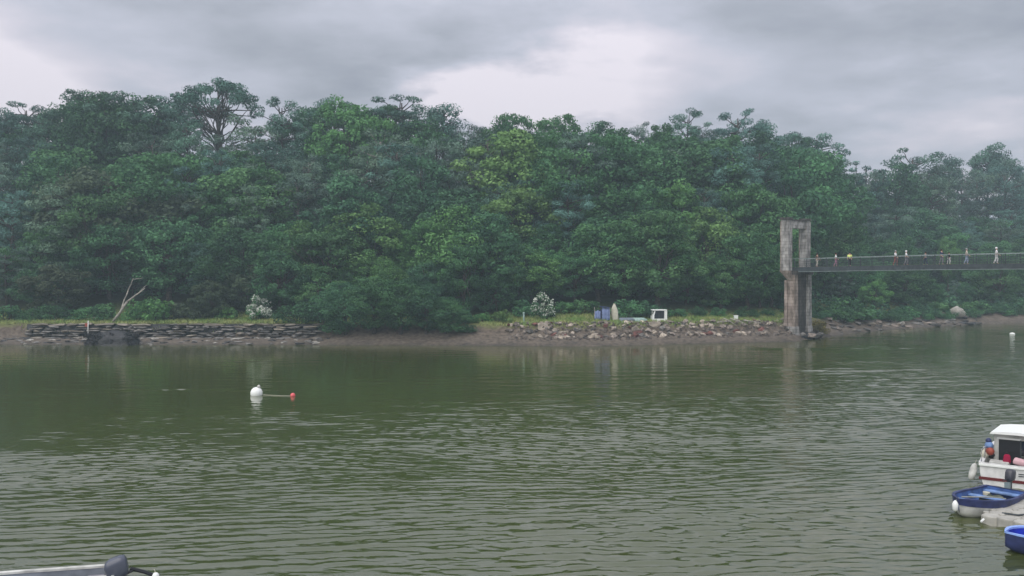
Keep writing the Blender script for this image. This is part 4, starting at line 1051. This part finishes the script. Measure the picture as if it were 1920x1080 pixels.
# ------------------------------------------------------------------ people on the footbridge
def person(px, clothes, label, side=-.55, face=0, h=1.7, lean=0, walk=.25, cap=None):
    lo, hi = -2.0, 60.0
    for _ in range(40):
        t = (lo+hi)/2; P_ = TW+dv*t+nv_*side
        if 960+F*P_.x/P_.y < px: lo = t
        else: hi = t
    t = (lo+hi)/2; P_ = TW+dv*t+nv_*side; P_.z = DECK+camber(t)
    root = thing('person', label, 'person', P_, face, 'people on the footbridge')
    k = h/1.7
    def skin(name, verts, edges, rad, m, lvl=1):
        me = bpy.data.meshes.new(name); me.from_pydata([Vector(v_)*k for v_ in verts], edges, []); me.update(); me.materials.append(m)
        o = link(name, me, root)
        mod = o.modifiers.new('skin', 'SKIN'); mod.use_smooth_shade = True
        for sv_, r in zip(me.skin_vertices[0].data, rad): sv_.radius = (r*k, r*k)
        me.skin_vertices[0].data[0].use_root = True
        s_ = o.modifiers.new('sub', 'SUBSURF'); s_.levels = lvl; s_.render_levels = lvl
        return o
    a = walk
    V = [(0, 0, .92), (0, .0, 1.18), (lean*.05, 0, 1.40), (lean*.08, 0, 1.48), (lean*.1, 0, 1.58), (lean*.1, .01, 1.66),
         (0, .09, .86), (a*.5, .10, .48), (-.02+a*.3, .10, .08), (.12+a*.4, .11, .03),
         (0, -.09, .86), (-a*.2, -.10, .48), (-a, -.10, .08), (.12-a, -.11, .03),
         (0, .19, 1.38), (-.04-a*.3, .24, 1.12), (.10-a*.3, .23, .90), (.14-a*.3, .22, .82),
         (0, -.19, 1.38), (-.02+a*.4, -.24, 1.12), (.16+a*.4, -.22, .93), (.22+a*.4, -.21, .86), (.11, 0, 1.57)]
    E = [(0, 1), (1, 2), (2, 3), (3, 4), (4, 5), (0, 6), (6, 7), (7, 8), (8, 9), (0, 10), (10, 11), (11, 12), (12, 13), (2, 14), (14, 15), (15, 16), (16, 17), (2, 18), (18, 19), (19, 20), (20, 21), (4, 22)]
    rad = [.13, .13, .14, .055, .09, .085, .085, .06, .045, .04, .085, .06, .045, .04, .055, .042, .032, .035, .055, .042, .032, .035, .02]
    for hnd, el in ((17, 16), (21, 20)):
        b_ = Vector(V[hnd]); d_ = (b_-Vector(V[el])).normalized(); sgn = 1 if b_.y > 0 else -1
        for j, (off, ln) in enumerate(((-.03, .07), (-.01, .085), (.012, .08), (.032, .062))):
            V.append(tuple(b_+d_*ln+Vector((off, 0, -.01)))); E.append((hnd, len(V)-1)); rad.append(.010)
        V.append(tuple(b_+d_*.03+Vector((.045, -.015*sgn, 0)))); E.append((hnd, len(V)-1)); rad.append(.011)
    skin('body', V, E, rad, M['skin'])
    top, bot, hair = clothes
    skin('shirt', [V[0], V[1], V[2], V[14], V[15], V[18], V[19]], [(0, 1), (1, 2), (2, 3), (3, 4), (2, 5), (5, 6)], [.15, .155, .165, .075, .06, .075, .06], top)
    skin('trousers', [(0, 0, .93), V[6], V[7], V[8], V[10], V[11], V[12]], [(0, 1), (1, 2), (2, 3), (0, 4), (4, 5), (5, 6)], [.145, .10, .08, .065, .10, .08, .065], bot)
    mb = MB(); mb.lathe([(.10, 1.56), (.118, 1.62), (.10, 1.70), (.05, 1.735), (.01, 1.74)], 10, (lean*.1-.02, 0, 0)); mb.v = [Vector(q_)*k for q_ in mb.v]; mb.obj('cap' if cap else 'hair', hair, root, True)
    for s_ in (-.035, .035): MB().box((lean*.1+.085, s_, 1.60*k), (.012, .018, .012)).obj('eye', M['black'], root)
    return root
cm = lambda n, c: mat(n, c, .85, .15)
K = dict(wh=cm('white cloth', (.8, .8, .8)), pk=cm('pink cloth', (.42, .22, .30)), yl=cm('hi-vis yellow cloth', (.75, .85, .25)), bk=cm('black cloth', (.015, .015, .02)),
         gy=cm('grey cloth', (.25, .25, .27)), nv=cm('navy cloth', (.03, .04, .09)), cr=cm('cream cloth', (.55, .5, .42)), br=cm('brown cloth', (.10, .06, .04)), hb=cm('brown hair', (.05, .03, .02)),
         hg=cm('grey hair', (.3, .3, .3)), bl=cm('pale blue cloth', (.35, .42, .55)), rd=cm('dull red cloth', (.35, .12, .10)))
person(1532, (K['br'], K['cr'], K['hb']), 'person in brown top and cream trousers nearest the bridge tower', face=.2)
person(1567, (K['wh'], K['pk'], K['hb']), 'person in white top and pink trousers on the footbridge', face=-.4)
person(1593, (K['yl'], K['bk'], K['bk']), 'person in bright yellow top and black trousers on the footbridge', face=-2.0)
person(1679, (K['wh'], K['rd'], K['hg']), 'person in white top and dull red trousers on the footbridge', face=-.8, h=1.75)
person(1699, (K['wh'], K['gy'], K['wh']), 'person in white top and white cap on the footbridge', face=-.6, cap=True)
person(1735, (K['gy'], K['nv'], K['hb']), 'shorter person in grey top and navy trousers on the footbridge', h=1.45, face=2)
person(1765, (K['nv'], K['gy'], K['hb']), 'person in navy top and grey trousers on the footbridge', face=-1)
person(1779, (K['bk'], K['wh'], K['hb']), 'short person in black top and white trousers on the footbridge', h=1.35, face=-1.2)
person(1812, (K['cr'], K['bl'], K['hg']), 'person in cream top and pale blue trousers on the footbridge', face=-.5, h=1.75)
person(1868, (K['wh'], K['wh'], K['wh']), 'person dressed all in white at the hazy end of the bridge', face=-.5, h=1.78, cap=True)

# ------------------------------------------------------------------ buoys on the water
p = at_z(480, 741, 0)
bu = thing('mooring_buoy', 'big white round mooring buoy tilted on the calm water', 'buoy', p); bu.rotation_euler = (0, .22, 0)
mb = MB(); mb.lathe([(.01, -.3), (.26, -.22), (.38, -.02), (.41, .16), (.37, .34), (.27, .47), (.14, .54), (.01, .56)], 20); mb.obj('float', M['white_bright'], bu, True)
mb = MB(); mb.lathe([(.09, .5), (.12, .58), (.11, .68), (.03, .74)], 10, (.06, 0, 0)); mb.obj('top_eye', M['white_dirty'], bu, True)
p2 = at_z(549, 743, 0)
rb = thing('marker_float', 'small coral red float on the water beside the big white buoy', 'float', p2)
mb = MB(); mb.lathe([(.01, -.1), (.13, -.06), (.17, .04), (.15, .15), (.08, .21), (.01, .22)], 14); mb.obj('float', M['red_buoy'], rb, True)
MB().tube([(0, 0, .2), (.05, 0, .24)], .03, 6).obj('eye', M['red'], rb)
mp_ = (p+p2)/2; rp_ = thing('mooring_rope', 'thin pale rope floating between white buoy and red float', 'rope', mp_)
MB().tube([(p-mp_)+Vector((.4, 0, .05)), (p-mp_)*.4+Vector((0, .1, .02)), (p2-mp_)*.5+Vector((0, -.06, .02)), (p2-mp_)-Vector((.1, 0, -.03))], .022, 6).obj('rope', M['rope'], rp_)
p = at_z(1898, 627, 0)
fb = thing('small_buoy', 'tiny white buoy on rippled water near the far mud', 'buoy', p)
MB().lathe([(.01, -.1), (.34, 0), (.36, .1), (.25, .22), (.01, .26)], 14).obj('float', M['white_bright'], fb, True)
MB().tube([(0, 0, .24), (0, 0, .30)], .05, 6).obj('top_eye', M['white_dirty'], fb)

# ------------------------------------------------------------------ blue dinghy with outboard
st = Vector((18.2, 32.5, 0)); bw = Vector((15.25, 30.1, 0)); dd = bw-st
dn = thing('open_dinghy', 'open dinghy with navy topsides and white bottom moored at the pontoon', 'dinghy', st, math.atan2(dd.y, dd.x))
Hs = hull(dd.length, 1.72, .42, .26, -.16, 2.3, .86, 18, bow_rake=.12)
open_boat(dn, Hs, M['white_dirty'], M['blue'], M['navy'], M['navy'], floor=.08, band=.24)
for x, wd in ((.25, .34), (1.35, .28), (2.35, .26)):
    b = Hs[min(18, int(x/dd.length*18))][1].y*2-.13
    MB().box((x, 0, .30), (wd, b, .04)).obj('thwart', M['blue_light'], dn)
MB().box((3.05, 0, .47), (.75, .55, .04), None, .8).obj('foredeck', M['navy'], dn)
mb = MB(); mb.loft([[Vector((1.0+.55*math.cos(k*6.283/14)*s_, -.1+.42*math.sin(k*6.283/14)*s_, z+.05*math.sin(k*2.3))) for k in range(14)] for z, s_ in ((.10, 1), (.2, .95), (.27, .6), (.29, .1))], True, True); mb.obj('olive_cover', M['olive'], dn, True)
MB().lathe([(.1, .1), (.12, .3), (.12, .34), (.02, .36)], 10, (.72, -.42, 0)).obj('bailer', M['cream'], dn)
MB().tube([(dd.length-.1, .02, .72), (2.6, .55, .64), (2.1, .62, .55), (1.9, .72, .5)], .02, 6).obj('painter_rope', M['rope'], dn)
outboard(dn, (-.02, 0, .40), 0, 1.05)
fd = thing('fender', 'small white fender hanging at the bow of the navy dinghy', 'fender', bw+Vector((-.16, -.02, .42)))
MB().lathe([(.02, -.18), (.09, -.12), (.10, .08), (.06, .16), (.02, .2)], 10).obj('body', M['white_bright'], fd, True); MB().tube([(0, 0, .18), (.14, .03, .28)], .012, 5).obj('line', M['rope'], fd)

# ------------------------------------------------------------------ white cabin boat
o0 = Vector((18.5, 35.0, 0)); ang = R(55)      # port stern corner; heading
B = 2.55; hd = Vector((math.cos(ang), math.sin(ang), 0)); lf = Vector((-math.sin(ang), math.cos(ang), 0))
stc = o0-lf*(B*.46)
wb = thing('cabin_boat', 'white cabin motorboat with dark red stripe seen from its stern', 'motorboat', stc, ang)
Hs = hull(6.2, B, .86, .42, -.3, 2.4, .92, 20, bow_rake=.3)
open_boat(wb, Hs, M['white'], M['white_dirty'], M['white'], None, floor=.3, th=.12)
mb = MB()
for idx, s_ in ((1, 1), (-2, -1)):
    rr = []
    for ring in Hs:
        a_ = ring[0 if idx == 1 else -1]; z_ = ring[2 if idx == 1 else -3]
        def pt(zt):
            k_ = (a_.z-zt)/(a_.z-z_.z); return a_.lerp(z_, min(1, max(0, k_)))+Vector((0, .03*s_, 0))
        zt = .27+.12*(ring[0].x/6.2)**2
        rr.append([pt(zt+.055), pt(zt-.055), pt(zt-.055)-Vector((0, .08*s_, 0)), pt(zt+.055)-Vector((0, .08*s_, 0))])
    mb.loft(rr, True, True)
mb.box((-.012, 0, .27), (.03, B*.93, .11)); mb.obj('red_stripe', M['red_stripe'], wb)
MB().box((-.03, 0, .80), (.06, B*.93, .07)).obj('transom_rail', M['white_bright'], wb)
for y in (-.45, -.38): pass
mb = MB(); mb.box((-.012, -.35, .58), (.02, .34, .03)); mb.box((-.012, -.35, .50), (.02, .34, .03)); mb.obj('vent', M['steel_dark'], wb)
# wheelhouse
mb = MB()
yw = .92
mb.box((1.55, .75, 1.18), (.06, .16, 1.36)); mb.box((1.55, -.69, 1.18), (.06, .28, 1.36)); mb.box((1.55, .05, 1.74), (.06, 1.24, .24)); mb.box((1.55, .05, .45), (.06, 1.24, .14))
mb.obj('rear_wall', M['white_dirty'], wb)
MB().box((1.60, .30, 1.06), (.03, .78, 1.12)).obj('doorway', M['black'], wb)
MB().box((1.53, .30, 1.66), (.05, .86, .06)).obj('door_frame', M['white_bright'], wb)
MB().box((1.53, -.11, 1.1), (.05, .05, 1.1)).obj('door_frame', M['steel_dark'], wb)
MB().box((1.535, -.33, 1.33), (.03, .38, .62)).obj('window', M['glass'], wb)
for sy in (-1, 1):
    mb = MB(); mb.add([(1.58, sy*.84, .7), (3.6, sy*.78, .8), (3.25, sy*.73, 1.86), (1.58, sy*.79, 1.86), (1.58, sy*.79, .7), (3.6, sy*.73, .8), (3.25, sy*.68, 1.86), (1.58, sy*.74, 1.86)], [(0, 1, 2, 3), (7, 6, 5, 4), (0, 4, 5, 1), (1, 5, 6, 2), (2, 6, 7, 3), (3, 7, 4, 0)]); mb.obj('side_wall', M['white_dirty'], wb)
    mb = MB(); mb.add([(1.9, sy*.85, 1.3), (2.95, sy*.83, 1.3), (2.85, sy*.80, 1.8), (1.9, sy*.82, 1.8)], [(0, 1, 2, 3)]); o = mb.obj('side_window', M['glass'], wb); o.modifiers.new('thick', 'SOLIDIFY').thickness = .02
mb = MB(); mb.add([(3.55, .76, .85), (3.55, -.76, .85), (3.2, -.70, 1.86), (3.2, .70, 1.86)], [(0, 1, 2, 3)]); o = mb.obj('windscreen', M['glass'], wb); o.modifiers.new('thick', 'SOLIDIFY').thickness = .03
mb = MB(); rr = []
for i in range(9):
    t = i/8; x = 1.15+2.35*t; hw = .96-.12*t
    rr.append([Vector((x, -hw, 1.865)), Vector((x, -hw*.96, 1.925)), Vector((x, -hw*.5, 1.98)), Vector((x, 0, 2.0)), Vector((x, hw*.5, 1.98)), Vector((x, hw*.96, 1.925)), Vector((x, hw, 1.865)), Vector((x, 0, 1.885))])
mb.loft(rr, True, True); mb.obj('roof', M['white_bright'], wb)
MB().box((4.6, 0, .98), (2.2, 1.5, .1), None, .8).obj('foredeck', M['white'], wb)
mb = MB(); mb.tube([(.15, 1.12, .86), (.15, 1.12, 1.35), (1.5, 1.02, 1.4)], .022, 6); mb.tube([(.85, 1.1, .86), (.85, 1.06, 1.38)], .02, 6); mb.obj('grab_rail', M['chrome'], wb)
MB().box((.75, .55, .62), (.5, .7, .5)).obj('engine_box', M['white_dirty'], wb, bevel=.04)
def inboat(x, y, z): return stc+hd*x+lf*y+Vector((0, 0, z))
cu = thing('cushion', 'pale pink cushion in the cockpit of the white cabin boat', 'cushion', inboat(.62, -.25, .84), ang)
MB().box((0, 0, .08), (.5, .62, .22), Matrix.Rotation(.2, 3, 'X')).obj('cover', M['pink'], cu, True, .07)
cu = thing('bag', 'crimson bag beside the pale pink cushion in the cabin boat', 'bag', inboat(.85, .30, .86), ang)
MB().box((0, 0, .12), (.32, .3, .34), None, .7).obj('body', M['crimson'], cu, True, .06); MB().tube([(0, -.1, .28), (0, 0, .38), (0, .1, .28)], .015, 5).obj('handle', M['black'], cu)
cu = thing('coiled_gear', 'dark round net bundle on the cabin boat beside the pink cushion', 'net', inboat(.45, -.80, .8), ang)
for k in range(3): 
    mb = MB(); mb.tube([(math.cos(a)*.24, math.sin(a)*.24, .06+k*.12) for a in [i*.5236 for i in range(13)]], .075, 6); mb.obj('coil', M['black'] if k != 1 else M['cream'], cu, True)
fl = thing('float_bundle', 'bundle of blue, red and cream fishing floats beside the boat cabin', 'floats', inboat(1.2, .98, .86), ang)
for (x, y, z, r, mm) in ((0, 0, .52, .17, 'blue_light'), (.02, .02, .70, .12, 'navy'), (-.1, -.05, .30, .17, 'red'), (.1, .1, .32, .16, 'cream'), (-.05, .14, .16, .17, 'cream'), (.1, -.06, .12, .15, 'black')):
    MB().lathe([(.01, -r), (r*.7, -r*.7), (r, 0), (r*.7, r*.7), (.01, r)], 12, (x, y, z)).obj('float', M[mm], fl, True)
fd = thing('fender', 'long pale grey fender hanging off the stern corner of cabin boat', 'fender', inboat(.12, B*.5+.14, .45), 0)
fd.rotation_euler = (0, .25, 0)
MB().lathe([(.02, -.34), (.11, -.28), (.13, -.1), (.13, .15), (.09, .28), (.03, .34)], 12).obj('body', M['white_dirty'], fd, True); MB().tube([(0, 0, .33), (.02, 0, .5)], .012, 5).obj('line', M['rope'], fd)

# ------------------------------------------------------------------ modular float pontoon
pu = Vector((.78, .62, 0)).normalized(); pv = Vector((.62, -.78, 0)).normalized()
pa = math.atan2(pu.y, pu.x)
pt_ = thing('pontoon', 'beige modular float pontoon of scalloped cubes between the two blue boats', 'pontoon', Vector((15.8, 29.35, 0)), pa)
mb = MB(); c = .10; hb = .25
prof = [(-hb+c, -hb), (hb-c, -hb), (hb, -hb+c), (hb, hb-c), (hb-c, hb), (-hb+c, hb), (-hb, hb-c), (-hb, -hb+c)]
mb.loft([[Vector((x*s_, y*s_, z)) for x, y in prof] for z, s_ in ((-.18, .95), (-.16, 1), (.24, 1), (.27, .97), (.285, .90))], True, True)
bmsh = mb.mesh('float_block', M['pontoon'])
mb = MB(); mb.lathe([(.10, .245), (.10, .30), (.07, .315), (.02, .315)], 10); lug = mb.mesh('connector_lug', M['pontoon'])
for i in range(10):
    for j in range(4):
        dz = rnd.uniform(-.015, .015)
        b_ = link('float_block', bmsh, pt_, (i*.5+.25, -(j*.5)+.25-.25, dz))
        link('connector_lug', lug, b_, (.25, .25, 0))
MB().box((.17, -1.25, .0), (.02, .2, .2)).obj('mooring_ring_plate', M['black'], pt_)
MB().tube([(-.25, .1, .12), (-.05, .1, .16)], .035, 6).obj('bolt', M['white_bright'], pt_)
hs = thing('mooring_hose', 'grey rope lying in a bend across the beige pontoon', 'rope', Vector((15.8, 29.35, 0)), pa)
MB().tube([(.6, -.2, .325), (.75, -.65, .325), (1.2, -.85, .325), (1.9, -.8, .325), (2.5, -.95, .325)], .03, 6).obj('rope', M['steel_dark'], hs)

# ------------------------------------------------------------------ cobalt dinghy at the frame edge
q = at_z(1889, 1003, .55)
cob = thing('cobalt_dinghy', 'cobalt blue plastic dinghy with pale blue rim beside the pontoon', 'dinghy', Vector((q.x+3.1, q.y+.35, 0)), R(184))
Hs = hull(3.1, 1.5, .50, .10, -.12, 3.2, .9, 16, start=.55)
open_boat(cob, Hs, M['navy'], M['cobalt'], M['rim_blue'], None, floor=.1, th=.08)
MB().box((1.5, 0, .32), (.28, 1.2, .05)).obj('thwart', M['cobalt'], cob)
MB().tube([(2.2, -.3, .2), (1.2, .35, .42)], .025, 6).obj('oar_shaft', M['white_bright'], cob)

# ------------------------------------------------------------------ grey boat at the bottom edge
sp_ = at_z(234, 1062, .62)
gb = thing('grey_motorboat', 'grey motorboat with its slate outboard tilted up at the stern', 'motorboat', Vector((sp_.x, sp_.y-.62, 0)), R(195))
Hs = hull(5.2, 1.75, .62, .04, -.2, 2.4, .95, 18)
open_boat(gb, Hs, M['grey_hull'], M['grey_hull'], M['white_dirty'], None, floor=.15, th=.09)
for x, wd in ((.55, .4), (2.0, .4)): MB().box((x, 0, .40), (wd, 1.45, .05)).obj('thwart', M['grey_deck'], gb)
MB().box((1.25, -.1, .42), (.62, .9, .16)).obj('seat_cushion', M['grey_deck'], gb, True, .07)
mb = MB()
for x in (1.42, 1.58, 1.74): mb.tube([(x, .30, .3), (x, .34, .74)], .03, 6)
mb.tube([(1.35, .32, .56), (1.82, .32, .56)], .025, 6); mb.obj('rod_rack', M['white_bright'], gb)
MB().box((.62, -.15, .52), (.9, .16, .06)).obj('bench_trim', M['white_dirty'], gb)
e = outboard(gb, (-.05, -.05, .0), 0, 1.4, 'cowl_blue', tilt=.5, tiller=False)
mb = MB(); mb.tube([(-.35, -.2, .68), (-.7, -.3, .52), (-1.1, -.35, .30)], .05, 6); mb.tube([(-.3, .2, .60), (-.6, .1, .48), (-.95, .0, .30)], .04, 6); mb.tube([(0, 0, .5), (-.4, -.2, .62)], .04, 6); mb.obj('steering_strut', M['black'], gb)
MB().box((-.55, -.35, .18), (.9, .5, .08)).obj('swim_platform', M['grey_deck'], gb)
fd = thing('fender', 'short white fender standing on the platform of the grey motorboat', 'fender', gb.location+Vector((.92, .35, .22)))
MB().lathe([(.03, 0), (.09, .04), (.09, .26), (.05, .32), (.02, .33)], 10).obj('body', M['white_bright'], fd, True); MB().tube([(0, 0, .32), (-.06, .05, .4)], .012, 5).obj('line', M['rope'], fd)
print('trees', len(TREES))
